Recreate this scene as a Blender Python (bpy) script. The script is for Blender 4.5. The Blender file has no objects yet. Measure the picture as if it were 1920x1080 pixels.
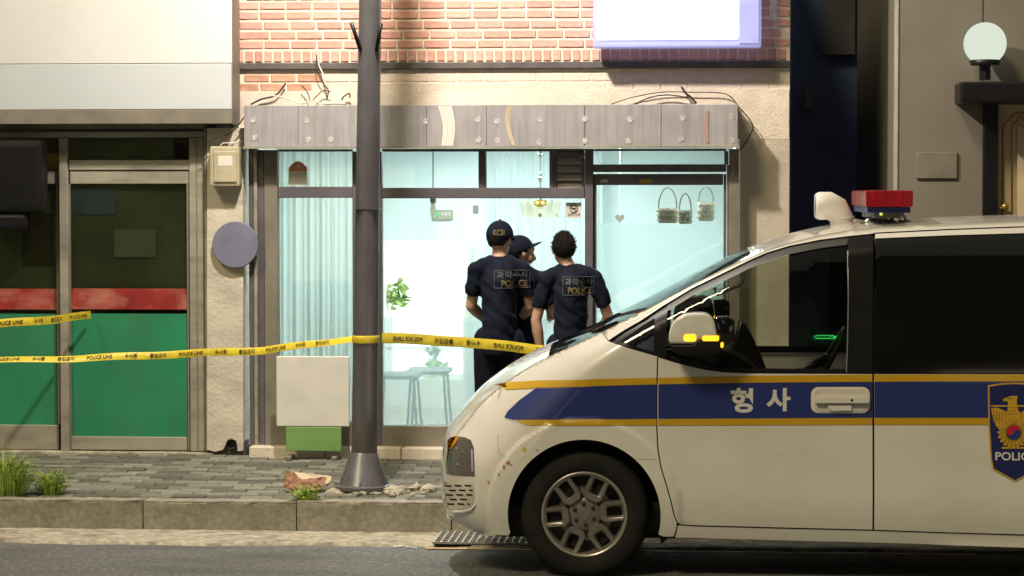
import bpy, bmesh, math, random
import numpy as np
from mathutils import Vector, Matrix
from mathutils.bvhtree import BVHTree
from mathutils.geometry import delaunay_2d_cdt

R = math.radians
random.seed(7)
scene = bpy.context.scene
C = scene.collection

# ------------------------------------------------------------------ camera
FPX, CAMH, YAW = 4485.0, 2.1, R(4.5)
PITCH = math.atan((540 - 364) / FPX)
cam_data = bpy.data.cameras.new('camera')
cam_data.sensor_width = 36.0
cam_data.lens = FPX / 1920 * 36
cam_data.clip_start, cam_data.clip_end = 0.1, 500
cam = bpy.data.objects.new('camera', cam_data)
cam.location = (0, 0, CAMH)
cam.rotation_euler = (math.pi / 2 - PITCH, 0, YAW)
C.objects.link(cam)
scene.camera = cam

# ------------------------------------------------------------------ night sky
SUN_EL, SUN_AZ = R(40), R(-38)          # light travels from front-left above
world = bpy.data.worlds.new('World')
scene.world = world
world.use_nodes = True
wn, wl = world.node_tree.nodes, world.node_tree.links
wn.clear()
w_out = wn.new('ShaderNodeOutputWorld')
w_sky = wn.new('ShaderNodeTexSky')
w_sky.sky_type = 'NISHITA'
w_sky.sun_disc = False
w_sky.sun_elevation = R(-4)
w_sky.sun_rotation = R(200)
w_bg1 = wn.new('ShaderNodeBackground'); w_bg1.inputs['Strength'].default_value = 0.05
w_bg2 = wn.new('ShaderNodeBackground')                       # glow of the town on the night sky
w_bg2.inputs['Color'].default_value = (0.95, 0.86, 0.66, 1)
w_bg2.inputs['Strength'].default_value = 0.20
w_add = wn.new('ShaderNodeAddShader')
wl.new(w_sky.outputs[0], w_bg1.inputs['Color'])
wl.new(w_bg1.outputs[0], w_add.inputs[0]); wl.new(w_bg2.outputs[0], w_add.inputs[1])
wl.new(w_add.outputs[0], w_out.inputs['Surface'])

# ------------------------------------------------------------------ distant street light as the one sun lamp
sun_data = bpy.data.lights.new('sun', 'SUN')
sun_data.energy = 1.55
sun_data.angle = R(12.0)
sun_data.color = (1.0, 0.85, 0.54)
sun = bpy.data.objects.new('sun', sun_data)
C.objects.link(sun)
_sd = Vector((0.62, 1.0, -1.2)).normalized()
sun.rotation_euler = _sd.to_track_quat('-Z', 'Y').to_euler()

scene.view_settings.view_transform = 'Standard'
scene.view_settings.look = 'None'
scene.view_settings.exposure = 0.0
scene.view_settings.gamma = 1.0
scene.view_settings.use_curve_mapping = False
scene.render.engine = 'CYCLES'
scene.cycles.use_denoising = True
scene.cycles.max_bounces = 8
scene.cycles.transparent_max_bounces = 16
scene.cycles.sample_clamp_indirect = 4.0

# ------------------------------------------------------------------ pixel -> place
_fw = Vector((-math.sin(YAW) * math.cos(PITCH), math.cos(YAW) * math.cos(PITCH), -math.sin(PITCH)))
_rt = Vector((math.cos(YAW), math.sin(YAW), 0))
_up = _rt.cross(_fw)
CAM = Vector((0, 0, CAMH))
def ray(px, py):
    return _fw + _rt * ((px - 960) / FPX) + _up * ((540 - py) / FPX)
def atY(px, py, Y):
    d = ray(px, py); return CAM + d * (Y / d.y)
def atZ(px, py, Z):
    d = ray(px, py); return CAM + d * ((Z - CAMH) / d.z)
def X(px, Y, py=540): return atY(px, py, Y).x
def Z(py, Y, px=960): return atY(px, py, Y).z

# ------------------------------------------------------------------ materials
MATS = {}
def mat(name, col, rough=0.6, metal=0.0, var=0.12, vscale=6.0, bump=0.0, bscale=80.0, spec=0.5, coat=0.0,
        stain=None, stain_amt=0.0, sscale=(3, 3, 3), rnd=0.0, emit=None, estr=0.0, alpha=None):
    """noise-toned principled material; stain = second colour laid on with a stretched noise; rnd = tone shift per object"""
    if name in MATS: return MATS[name]
    m = bpy.data.materials.new(name); m.use_nodes = True
    nt = m.node_tree; N, L = nt.nodes, nt.links
    b = N['Principled BSDF']
    b.inputs['Roughness'].default_value = rough
    b.inputs['Metallic'].default_value = metal
    b.inputs['Specular IOR Level'].default_value = spec
    b.inputs['Coat Weight'].default_value = coat
    b.inputs['Coat Roughness'].default_value = 0.08
    tc = N.new('ShaderNodeTexCoord')
    n1 = N.new('ShaderNodeTexNoise'); n1.inputs['Scale'].default_value = vscale; n1.inputs['Detail'].default_value = 6
    L.new(tc.outputs['Object'], n1.inputs['Vector'])
    mr = N.new('ShaderNodeMapRange'); mr.inputs[1].default_value = 0.3; mr.inputs[2].default_value = 0.7
    mr.inputs[3].default_value = 1 - var; mr.inputs[4].default_value = 1 + var
    L.new(n1.outputs['Fac'], mr.inputs[0])
    fac = mr.outputs[0]
    if rnd:
        oi = N.new('ShaderNodeObjectInfo')
        m2 = N.new('ShaderNodeMapRange'); m2.inputs[3].default_value = 1 - rnd; m2.inputs[4].default_value = 1 + rnd
        L.new(oi.outputs['Random'], m2.inputs[0])
        mu = N.new('ShaderNodeMath'); mu.operation = 'MULTIPLY'
        L.new(fac, mu.inputs[0]); L.new(m2.outputs[0], mu.inputs[1]); fac = mu.outputs[0]
    vm = N.new('ShaderNodeVectorMath'); vm.operation = 'SCALE'
    vm.inputs[0].default_value = col[:3]
    L.new(fac, vm.inputs['Scale'])
    colout = vm.outputs[0]
    if stain:
        mp = N.new('ShaderNodeMapping'); mp.inputs['Scale'].default_value = sscale
        L.new(tc.outputs['Object'], mp.inputs['Vector'])
        n2 = N.new('ShaderNodeTexNoise'); n2.inputs['Scale'].default_value = 1.0; n2.inputs['Detail'].default_value = 8
        n2.inputs['Roughness'].default_value = 0.65
        L.new(mp.outputs[0], n2.inputs['Vector'])
        m3 = N.new('ShaderNodeMapRange'); m3.inputs[1].default_value = 0.45; m3.inputs[2].default_value = 0.72
        m3.inputs[3].default_value = 0; m3.inputs[4].default_value = stain_amt
        L.new(n2.outputs['Fac'], m3.inputs[0])
        mx = N.new('ShaderNodeMix'); mx.data_type = 'RGBA'
        L.new(m3.outputs[0], mx.inputs[0]); L.new(colout, mx.inputs[6])
        mx.inputs[7].default_value = (*stain[:3], 1)
        colout = mx.outputs[2]
    L.new(colout, b.inputs['Base Color'])
    if bump:
        n3 = N.new('ShaderNodeTexNoise'); n3.inputs['Scale'].default_value = bscale; n3.inputs['Detail'].default_value = 5
        L.new(tc.outputs['Object'], n3.inputs['Vector'])
        bp = N.new('ShaderNodeBump'); bp.inputs['Strength'].default_value = bump; bp.inputs['Distance'].default_value = 0.01
        L.new(n3.outputs['Fac'], bp.inputs['Height']); L.new(bp.outputs[0], b.inputs['Normal'])
    if emit:
        b.inputs['Emission Color'].default_value = (*emit, 1); b.inputs['Emission Strength'].default_value = estr
    MATS[name] = m
    return m

def glass(name, tint, refl=0.06, rough=0.02):
    if name in MATS: return MATS[name]
    m = bpy.data.materials.new(name); m.use_nodes = True
    N, L = m.node_tree.nodes, m.node_tree.links
    N.remove(N['Principled BSDF']); out = N['Material Output']
    t = N.new('ShaderNodeBsdfTransparent'); t.inputs[0].default_value = (*tint, 1)
    g = N.new('ShaderNodeBsdfGlossy'); g.inputs['Roughness'].default_value = rough
    lw = N.new('ShaderNodeFresnel'); lw.inputs['IOR'].default_value = 1.5
    mr = N.new('ShaderNodeMath'); mr.operation = 'MULTIPLY_ADD'; mr.inputs[1].default_value = 0.9; mr.inputs[2].default_value = refl - 0.04
    mr.use_clamp = True
    L.new(lw.outputs[0], mr.inputs[0])
    mx = N.new('ShaderNodeMixShader')
    L.new(mr.outputs[0], mx.inputs[0]); L.new(t.outputs[0], mx.inputs[1]); L.new(g.outputs[0], mx.inputs[2])
    L.new(mx.outputs[0], out.inputs['Surface'])
    MATS[name] = m
    return m

def sheer(name, col, trans=0.35):
    """cloth or film that lets light through: diffuse + translucent + a little see-through"""
    if name in MATS: return MATS[name]
    m = bpy.data.materials.new(name); m.use_nodes = True
    N, L = m.node_tree.nodes, m.node_tree.links
    N.remove(N['Principled BSDF']); out = N['Material Output']
    d = N.new('ShaderNodeBsdfDiffuse'); d.inputs[0].default_value = (*col, 1)
    t = N.new('ShaderNodeBsdfTranslucent'); t.inputs[0].default_value = (*col, 1)
    a = N.new('ShaderNodeMixShader'); a.inputs[0].default_value = 0.6
    L.new(d.outputs[0], a.inputs[1]); L.new(t.outputs[0], a.inputs[2])
    tr = N.new('ShaderNodeBsdfTransparent')
    b = N.new('ShaderNodeMixShader'); b.inputs[0].default_value = trans
    L.new(a.outputs[0], b.inputs[1]); L.new(tr.outputs[0], b.inputs[2])
    L.new(b.outputs[0], out.inputs['Surface'])
    MATS[name] = m
    return m

def emis(name, col, s):
    if name in MATS: return MATS[name]
    m = bpy.data.materials.new(name); m.use_nodes = True
    N, L = m.node_tree.nodes, m.node_tree.links
    N.remove(N['Principled BSDF'])
    e = N.new('ShaderNodeEmission'); e.inputs[0].default_value = (*col, 1); e.inputs[1].default_value = s
    L.new(e.outputs[0], N['Material Output'].inputs['Surface'])
    MATS[name] = m
    return m

# ------------------------------------------------------------------ mesh helpers
class MB:
    def __init__(s): s.bm = bmesh.new()
    def face(s, pts):
        return s.bm.faces.new([s.bm.verts.new(p) for p in pts])
    def box(s, x0, x1, y0, y1, z0, z1, bev=0.0, seg=1):
        b = bmesh.new() if bev else s.bm
        v = [b.verts.new(p) for p in ((x0,y0,z0),(x1,y0,z0),(x1,y1,z0),(x0,y1,z0),(x0,y0,z1),(x1,y0,z1),(x1,y1,z1),(x0,y1,z1))]
        for f in ((3,2,1,0),(4,5,6,7),(0,1,5,4),(1,2,6,5),(2,3,7,6),(3,0,4,7)): b.faces.new([v[i] for i in f])
        if bev:
            bmesh.ops.bevel(b, geom=b.edges[:], offset=bev, segments=seg, affect='EDGES', profile=0.6)
            s.merge(b)
        return s
    def merge(s, b, M=None):
        mp = {}
        for v in b.verts: mp[v] = s.bm.verts.new(M @ v.co if M else v.co)
        for f in b.faces:
            try: s.bm.faces.new([mp[v] for v in f.verts])
            except ValueError: pass
        b.free()
        return s
    def tube(s, pts, rad, n=8, cap=True):
        pts = [Vector(p) for p in pts]
        rads = rad if isinstance(rad, (list, tuple)) else [rad] * len(pts)
        rings = []; ref = None
        for i, p in enumerate(pts):
            t = (pts[min(i + 1, len(pts) - 1)] - pts[max(i - 1, 0)]).normalized()
            if ref is None or abs(ref.dot(t)) > 0.95:
                ref = Vector((0, 0, 1)) if abs(t.z) < 0.9 else Vector((1, 0, 0))
            a = t.cross(ref).normalized(); b = t.cross(a).normalized()
            ref = a.cross(t).normalized() if abs(a.cross(t).dot(t)) < .95 else ref
            rr = rads[i]; ra, rb = (rr if isinstance(rr, tuple) else (rr, rr))
            rings.append([s.bm.verts.new(p + a * math.cos(k * 2 * math.pi / n) * ra + b * math.sin(k * 2 * math.pi / n) * rb) for k in range(n)])
        for i in range(len(rings) - 1):
            for k in range(n):
                s.bm.faces.new((rings[i][k], rings[i][(k+1) % n], rings[i+1][(k+1) % n], rings[i+1][k]))
        if cap:
            s.bm.faces.new(rings[0][::-1]); s.bm.faces.new(rings[-1])
        return s
    def prism(s, poly, y0, y1):
        """poly: (x,z) points, extruded along Y"""
        a = [s.bm.verts.new((p[0], y0, p[1])) for p in poly]
        b = [s.bm.verts.new((p[0], y1, p[1])) for p in poly]
        n = len(poly)
        s.bm.faces.new(a); s.bm.faces.new(b[::-1])
        for i in range(n): s.bm.faces.new((a[i], b[i], b[(i+1) % n], a[(i+1) % n]))
        return s
    def lathe(s, prof, centre, axis='Z', n=24):
        """prof: (radius, height along axis)"""
        cx, cy, cz = centre; rings = []
        for r, h in prof:
            ring = []
            for k in range(n):
                a = 2 * math.pi * k / n; c, d = r * math.cos(a), r * math.sin(a)
                p = (cx + c, cy + d, cz + h) if axis == 'Z' else ((cx + c, cy + h, cz + d) if axis == 'Y' else (cx + h, cy + c, cz + d))
                ring.append(s.bm.verts.new(p))
            rings.append(ring)
        for i in range(len(rings) - 1):
            for k in range(n):
                s.bm.faces.new((rings[i][k], rings[i][(k+1) % n], rings[i+1][(k+1) % n], rings[i+1][k]))
        return s
    def ball(s, c, r, n=10, m=8):
        rr = r if isinstance(r, (tuple, list)) else (r, r, r)
        M = Matrix.Translation(c) @ Matrix.Diagonal((*rr, 1))
        b = bmesh.new(); bmesh.ops.create_uvsphere(b, u_segments=n, v_segments=m, radius=1)
        return s.merge(b, M)
    def mesh(s, name, m=None, smooth=False, fix=True):
        if fix: bmesh.ops.recalc_face_normals(s.bm, faces=s.bm.faces[:])
        me = bpy.data.meshes.new(name); s.bm.to_mesh(me); s.bm.free()
        if m: me.materials.append(m)
        if smooth:
            me.shade_smooth()
        return me
    def build(s, name, m, parent=None, smooth=False, fix=True, angle=None):
        me = s.mesh(name, m, smooth, fix)
        o = link(name, me, parent)
        if angle is not None:
            me.shade_smooth()
            try: me.set_sharp_from_angle(angle=R(angle))
            except Exception: pass
        return o

def link(name, me, parent=None):
    o = bpy.data.objects.new(name, me); C.objects.link(o)
    if parent is not None:
        o.parent = parent
        o.matrix_parent_inverse = parent.matrix_world.inverted() if parent.type != 'EMPTY' else Matrix.Translation(-parent.location)
    return o
def tag(o, label=None, cat=None, group=None, kind=None):
    if label: o['label'] = label
    if cat: o['category'] = cat
    if group: o['group'] = group
    if kind: o['kind'] = kind
    return o
def thing(name, label, cat, loc=(0, 0, 0), group=None):
    o = bpy.data.objects.new(name, None); o.empty_display_size = 0.1; o.location = loc
    C.objects.link(o)
    return tag(o, label, cat, group)
def box(name, m, parent, x0, x1, y0, y1, z0, z1, bev=0.0, seg=1):
    return MB().box(min(x0, x1), max(x0, x1), min(y0, y1), max(y0, y1), min(z0, z1), max(z0, z1), bev, seg).build(name, m, parent)
def pbox(name, m, parent, px0, px1, py0, py1, Y, depth, bev=0.0, seg=1):
    """box whose front face stands at depth Y and covers this stretch of the view; depth goes away from the street"""
    xm, zm = 0.5 * (px0 + px1), 0.5 * (py0 + py1)
    return box(name, m, parent, X(px0, Y, zm), X(px1, Y, zm), Y, Y + depth, Z(py1, Y, xm), Z(py0, Y, xm), bev, seg)

def text_bm(body, size=1.0, thick=0.0, res=3):
    c = bpy.data.curves.new('lettering', 'FONT'); c.body = body; c.size = size; c.offset = thick; c.resolution_u = res
    o = bpy.data.objects.new('lettering', c); C.objects.link(o)
    dg = bpy.context.evaluated_depsgraph_get()
    me = bpy.data.meshes.new_from_object(o.evaluated_get(dg))
    bm = bmesh.new(); bm.from_mesh(me)
    bpy.data.objects.remove(o); bpy.data.curves.remove(c); bpy.data.meshes.remove(me)
    return bm
def fit_text(body, w, h, thick=0.0):
    """letters scaled to a w x h box centred on 0, in the XY plane"""
    bm = text_bm(body, 1.0, thick)
    xs = [v.co.x for v in bm.verts]; ys = [v.co.y for v in bm.verts]
    x0, x1, y0, y1 = min(xs), max(xs), min(ys), max(ys)
    for v in bm.verts:
        v.co.x = ((v.co.x - x0) / (x1 - x0) - 0.5) * w
        v.co.y = ((v.co.y - y0) / (y1 - y0) - 0.5) * h
        v.co.z = 0
    return bm
def lettering(body, px0, px1, py0, py1, Y, m, parent, thick=0.0, name='lettering'):
    a, b = atY(px0, py0, Y), atY(px1, py1, Y)
    bm = fit_text(body, b.x - a.x, a.z - b.z, thick)
    for v in bm.verts: v.co = Vector(((a.x + b.x) / 2 + v.co.x, Y, (a.z + b.z) / 2 + v.co.y))
    k = MB(); k.merge(bm)
    return k.build(name, m, parent, fix=False)

# palette
M_asphalt = mat('asphalt', (0.15, 0.152, 0.148), 0.75, var=0.55, vscale=34, bump=1.0, bscale=130, stain=(0.065, 0.065, 0.065), stain_amt=0.75, sscale=(0.9, 2.2, 1))
M_concrete = mat('rough_concrete', (0.42, 0.385, 0.295), 0.9, var=0.35, vscale=22, bump=0.9, bscale=40, stain=(0.13, 0.115, 0.08), stain_amt=0.9, sscale=(7, 7, 7))
M_kerb = mat('kerb_granite', (0.31, 0.29, 0.235), 0.85, var=0.22, vscale=30, bump=0.4, bscale=120, stain=(0.13, 0.105, 0.065), stain_amt=0.75, sscale=(3, 3, 7), rnd=0.08)
M_paver = mat('paver', (0.165, 0.166, 0.13), 0.85, var=0.18, vscale=14, bump=0.5, bscale=90, stain=(0.09, 0.085, 0.06), stain_amt=0.6, sscale=(5, 5, 5), rnd=0.5)
M_joint = mat('paver_joint', (0.07, 0.065, 0.05), 0.95, var=0.2)
M_brick = mat('red_brick', (0.60, 0.32, 0.255), 0.85, var=0.16, vscale=18, bump=0.4, bscale=70, rnd=0.14)
M_brick_faded = mat('faded_brick', (0.48, 0.255, 0.165), 0.88, var=0.12, vscale=18, bump=0.4, bscale=70, rnd=0.12, stain=(0.58, 0.45, 0.33), stain_amt=0.7, sscale=(9, 9, 9))
M_brick_paint = mat('painted_brick', (0.66, 0.56, 0.46), 0.88, var=0.1, vscale=12, bump=0.5, bscale=60, rnd=0.05)
M_mortar = mat('pale_mortar', (0.72, 0.63, 0.50), 0.95, var=0.14, vscale=10, bump=0.5, bscale=90)
M_plaster = mat('cream_plaster', (0.68, 0.60, 0.49), 0.9, var=0.1, vscale=4, bump=0.6, bscale=55, stain=(0.35, 0.28, 0.2), stain_amt=0.5, sscale=(3, 3, 3))
M_ledge = mat('dark_ledge', (0.09, 0.08, 0.075), 0.8, var=0.3, vscale=7, bump=0.4, bscale=40)
M_fascia = mat('stained_steel', (0.47, 0.455, 0.465), 0.34, 0.4, var=0.10, vscale=5, bump=0.04, bscale=14, stain=(0.29, 0.27, 0.275), stain_amt=0.65, sscale=(28, 6, 1.6))
M_spot = mat('glue_spot', (0.42, 0.40, 0.39), 0.6, var=0.35, vscale=40, bump=0.3)
M_refl = mat('pale_reflection', (0.85, 0.76, 0.62), 0.3, var=0.05)  # colour of the bright reflections painted on the fascia
M_refl_g = mat('golden_reflection', (0.62, 0.50, 0.30), 0.3, var=0.08)
M_rust_refl = mat('rust_and_reflection_red', (0.36, 0.22, 0.19), 0.5, var=0.2)
M_alu = mat('dark_aluminium', (0.125, 0.115, 0.125), 0.45, 0.2, var=0.15, vscale=5, bump=0.05)
M_alu_l = mat('grey_aluminium', (0.36, 0.34, 0.27), 0.42, 0.2, var=0.15, vscale=4, bump=0.06, stain=(0.13, 0.12, 0.08), stain_amt=0.6, sscale=(2, 2, 9))
M_alu_s = mat('brown_aluminium', (0.21, 0.19, 0.15), 0.5, 0.15, var=0.2, vscale=5, bump=0.08)
M_glass = glass('shop_glass', (0.93, 0.98, 0.97), 0.05)
M_glass_d = glass('dim_glass', (0.80, 0.85, 0.76), 0.06)
M_white_wall = mat('teal_white_wall', (0.66, 0.75, 0.75), 0.85, var=0.05, vscale=1.5, bump=0.1)
M_ceiling = mat('white_ceiling', (0.74, 0.82, 0.82), 0.9, var=0.04)
M_floor = mat('brown_floor', (0.30, 0.24, 0.19), 0.45, var=0.15, vscale=3)
M_curtain = sheer('sheer_curtain', (0.56, 0.635, 0.60), 0.10)
M_lace = sheer('white_drape', (0.84, 0.90, 0.90), 0.05)
M_haze = sheer('haze_film', (0.62, 0.74, 0.74), 0.66)
M_green = mat('green_film', (0.021, 0.225, 0.105), 0.38, var=0.14, vscale=3.0, bump=.04, bscale=8, coat=0.3, stain=(.05, .16, .085), stain_amt=.6, sscale=(3, 3, 1.2))
M_red = mat('red_film', (0.29, 0.028, 0.026), 0.4, var=0.3, vscale=5, stain=(0.50, 0.24, 0.17), stain_amt=0.85, sscale=(3, 3, 5))
M_dark = mat('dark_interior', (0.24, 0.23, 0.165), 0.8, var=0.3, vscale=3)
M_sign = mat('pale_sign_face', (0.64, 0.63, 0.61), 0.5, var=0.04, vscale=1.2, stain=(0.58, 0.58, 0.52), stain_amt=0.5, sscale=(0.8, 1, 1.5))
M_sign2 = mat('pale_blue_sign_band', (0.50, 0.54, 0.55), 0.5, var=0.05, vscale=1.5)
M_black = mat('black_plastic', (0.008, 0.008, 0.009), 0.4, var=0.15, spec=.3)
M_black_g = mat('black_gloss', (0.006, 0.006, 0.007), 0.08, var=0.05, coat=0.4)
M_rubber = mat('tyre_rubber', (0.014, 0.014, 0.013), 0.85, var=0.25, vscale=9, bump=0.2, bscale=120, spec=.25, stain=(0.035, 0.031, 0.024), stain_amt=0.5, sscale=(5, 5, 5))
M_white = mat('van_white', (0.80, 0.78, 0.72), 0.27, var=0.03, vscale=2, coat=0.9, stain=(0.60, 0.53, 0.40), stain_amt=0.4, sscale=(1.6, 3, 3.5))
M_white_p = mat('white_plastic', (0.78, 0.76, 0.70), 0.4, var=0.04)
M_yellow = mat('stripe_yellow', (0.62, 0.36, 0.008), 0.4, var=0.04, coat=0.4)
M_navy = mat('stripe_navy', (0.016, 0.032, 0.19), 0.4, var=0.06, coat=0.4)
M_navy_d = mat('shield_navy', (0.012, 0.018, 0.11), 0.4, var=0.06)
M_gold = mat('emblem_gold', (0.62, 0.37, 0.03), 0.4, var=0.15, vscale=30)
M_gold_d = mat('emblem_bronze', (0.20, 0.11, 0.012), 0.5, var=0.2)
M_emb_red = mat('emblem_red', (0.55, 0.012, 0.03), 0.4)
M_letter = mat('letter_white', (0.72, 0.71, 0.66), 0.5, var=0.03)
M_rim = mat('alloy_grey', (0.27, 0.25, 0.22), 0.34, 0.6, var=0.1, vscale=20, bump=0.05)
M_rim_l = mat('alloy_bright', (0.50, 0.46, 0.40), 0.3, 0.75, var=0.08, vscale=20)
M_rim_d = mat('alloy_dark', (0.035, 0.034, 0.032), 0.5, 0.5, var=0.2)
M_chrome = mat('chrome', (0.75, 0.75, 0.73), 0.12, 1.0, var=0.02)
M_lamp_red = mat('red_lens', (0.36, 0.006, 0.016), 0.2, var=0.2, vscale=14, coat=0.6, emit=(0.6, 0.0, 0.02), estr=0.04)
M_lamp_blue = mat('blue_lens', (0.02, 0.03, 0.22), 0.25, var=0.1, coat=0.5)
M_amber = emis('amber_light', (1.0, 0.47, 0.02), 2.2)
M_amber_dull = mat('amber_lens', (0.62, 0.27, 0.02), 0.25, var=0.1, coat=0.5)
M_pole = mat('pole_paint', (0.135, 0.13, 0.14), 0.36, 0.3, var=0.16, vscale=4, bump=0.1, bscale=60, stain=(0.06, 0.055, 0.05), stain_amt=0.6, sscale=(8, 8, 1.2))
M_tape = mat('tape_yellow', (0.70, 0.55, 0.04), 0.35, var=0.14, vscale=14, bump=.5, bscale=22)
M_ink = mat('tape_ink', (0.02, 0.018, 0.01), 0.6)
M_cable_b = mat('cable_black', (0.02, 0.018, 0.017), 0.6)
M_cable_w = mat('cable_white', (0.60, 0.56, 0.50), 0.6)
M_meter = mat('meter_beige', (0.44, 0.40, 0.27), 0.55, var=0.12, vscale=7, stain=(0.24, 0.21, 0.13), stain_amt=0.6, sscale=(5, 5, 5))
M_pier = mat('white_washed_pier', (0.56, 0.52, 0.42), 0.9, var=0.1, vscale=5, bump=0.6, bscale=35, stain=(0.30, 0.26, 0.2), stain_amt=0.6, sscale=(3, 3, 14))
M_pillar = mat('side_plaster', (0.50, 0.45, 0.36), 0.9, var=0.1, vscale=3, bump=0.5, bscale=50, stain=(0.23, 0.2, 0.15), stain_amt=0.5, sscale=(2, 2, 2))
M_stucco = mat('grey_stucco', (0.19, 0.17, 0.135), 0.9, var=0.08, vscale=2, bump=0.3, bscale=60)
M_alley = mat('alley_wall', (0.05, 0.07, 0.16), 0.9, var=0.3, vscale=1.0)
M_kraft = mat('kraft_paper', (0.27, 0.15, 0.08), 0.75, var=0.2, vscale=10)
M_kraft_l = mat('pale_card', (0.60, 0.49, 0.35), 0.8, var=0.1, vscale=10)
M_leaf = mat('weed_green', (0.30, 0.42, 0.06), 0.55, var=0.35, vscale=25)
M_plant = mat('house_plant_green', (0.07, 0.20, 0.05), 0.5, var=0.3, vscale=15)
M_skin = mat('skin', (0.50, 0.30, 0.215), 0.55, var=0.08, vscale=12)
M_shirt = mat('navy_shirt', (0.0055, 0.008, 0.019), 0.9, spec=.2, var=0.3, vscale=9, bump=0.5, bscale=18)
M_trouser = mat('navy_trousers', (0.005, 0.0075, 0.017), 0.9, spec=.2, var=0.3, vscale=9, bump=0.5, bscale=14)
M_hair = mat('black_hair', (0.008, 0.007, 0.0065), 0.75, spec=.15, var=0.4, vscale=60, bump=0.9, bscale=120)
M_shirt_txt = mat('shirt_grey_print', (0.075, 0.078, 0.09), 0.7)
M_shirt_gold = mat('shirt_gold_print', (0.13, 0.095, 0.03), 0.7)
M_wicker = mat('wicker', (0.34, 0.30, 0.22), 0.8, var=0.3, vscale=60, bump=0.9, bscale=90)
M_wood = mat('dark_wood', (0.09, 0.05, 0.03), 0.5, var=0.25, vscale=8)
M_cream = mat('cream_door', (0.60, 0.48, 0.30), 0.5, var=0.06)
M_brass = mat('brass', (0.45, 0.28, 0.07), 0.35, 0.7, var=0.1)
M_orange = mat('orange_print', (0.72, 0.27, 0.08), 0.6, var=0.08)
M_paper = mat('off_white_print', (0.62, 0.60, 0.54), 0.7, var=0.06)
M_bluesign = mat('dull_blue_sign', (0.17, 0.18, 0.25), 0.5, var=0.15, vscale=6)
M_grate = mat('galvanised_bar', (0.42, 0.40, 0.35), 0.5, 0.5, var=0.2, vscale=30)
M_pit = mat('drain_pit', (0.012, 0.011, 0.01), 0.9)
M_line = mat('yellow_road_paint', (0.66, 0.42, 0.13), 0.7, var=0.15, vscale=9, bump=0.3)
M_steel = mat('brushed_steel', (0.5, 0.5, 0.48), 0.35, 0.8, var=0.08)

# =================================================================== THE SETTING
YK, YP0, YW = 15.20, 15.38, 17.45           # kerb face, back of kerb, brick wall face
YG = 14.48                                   # road edge of the gutter
XL, XR = -14.0, 12.0
def pave_z(y): return 0.118 + (y - YP0) / (17.35 - YP0) * 0.072
def road_z(y): return 0.0 if y <= 13.2 else (-(y - 13.2) / (YG - 13.2) * 0.06 if y <= YG else -0.06 - (y - YG) / (YK - YG) * 0.025)

def sheet(name, m, xs, ys, zf, kind='structure'):
    k = MB(); g = [[k.bm.verts.new((x, y, zf(x, y))) for x in xs] for y in ys]
    for j in range(len(ys) - 1):
        for i in range(len(xs) - 1): k.bm.faces.new((g[j][i], g[j][i+1], g[j+1][i+1], g[j+1][i]))
    o = k.build(name, m, None, smooth=True); tag(o, kind=kind); return o

xs_f = list(np.linspace(XL, XR, 60))
road = sheet('road', M_asphalt, [-120] + xs_f + [120], [-80, 0, 8, 12, 13.2, 13.6, 14.0, 14.3, 14.75], lambda x, y: road_z(y) - (0.012 if y > YG else 0))
tag(road, 'worn dark grey asphalt road in front of the kerb', None)
ground = sheet('ground', M_joint, [-200, 200], [15.0, 200], lambda x, y: -0.15)
tag(ground, 'bare dark ground under the buildings', None)

# gutter: rough concrete strip with a broken edge towards the road
_rg = random.Random(3)
k = MB(); rows = []
gx = list(np.arange(XL, XR + .01, 0.06))
def g_edge(x): return YG + 0.05 * math.sin(x * 2.3) + 0.03 * math.sin(x * 7.1 + 1) + 0.02 * math.sin(x * 17) 
for x in gx:
    e = g_edge(x) + _rg.uniform(-.012, .012); r = []
    for t in (0, .03, .2, .4, .6, .8, 1.0):
        y = e + t * (YK + .03 - e)
        z = road_z(max(y, YG)) + (0.002 if t == 0 else 0.014) + (_rg.uniform(-.003, .003) if t > 0 else -0.012)
        r.append(k.bm.verts.new((x, y, z)))
    rows.append(r)
for a, b in zip(rows, rows[1:]):
    for j in range(6): k.bm.faces.new((a[j], b[j], b[j+1], a[j+1]))
gutter = k.build('gutter', M_concrete, None, smooth=True); tag(gutter, 'pale rough concrete gutter strip along the kerb', None, kind='structure')

# kerb: one granite block after another
kerb = box('kerb', M_joint, None, XL, XR, YK + .02, YP0 - .01, -0.2, 0.09); tag(kerb, 'long dark granite kerb between gutter and pavement', kind='structure')
px_joint = X(268, YK, 970); step = 1.005
ks0 = MB().box(-step / 2 + .004, step / 2 - .004, -(YP0 - YK) / 2, (YP0 - YK) / 2, -0.3, 0.0, 0.012, 2); ks0.bm.free()
ks = []
for t in range(4):
    kb = MB().box(-step / 2 + .004, step / 2 - .004, -(YP0 - YK) / 2, (YP0 - YK) / 2, -0.3, 0.0); rr_ = random.Random(t)
    bmesh.ops.subdivide_edges(kb.bm, edges=[e for e in kb.bm.edges if abs(e.verts[0].co.x - e.verts[1].co.x) > .5], cuts=24)
    bmesh.ops.bevel(kb.bm, geom=[e for e in kb.bm.edges if all(abs(v.co.z) < 1e-6 for v in e.verts) and abs(e.verts[0].co.y - e.verts[1].co.y) < 1e-6], offset=.012, segments=2, affect='EDGES')
    for v in kb.bm.verts:
        if v.co.z > -.03: v.co += Vector((0, rr_.uniform(-.003, .003), -abs(rr_.gauss(0, .0025))))
    ks.append(kb.mesh('stone', M_kerb))
i0 = int((XL - px_joint) / step); n_k = 0
for i in range(-6, 9):
    o = link('kerb_stone', ks[i % 4], kerb)
    o.location = (px_joint + (i + .5) * step, (YK + YP0) / 2 + _rg.uniform(-.004, .004), 0.118 + _rg.uniform(-.004, .003))
    o.rotation_euler = (0, _rg.uniform(-.002, .002), _rg.uniform(-.003, .003))

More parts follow.
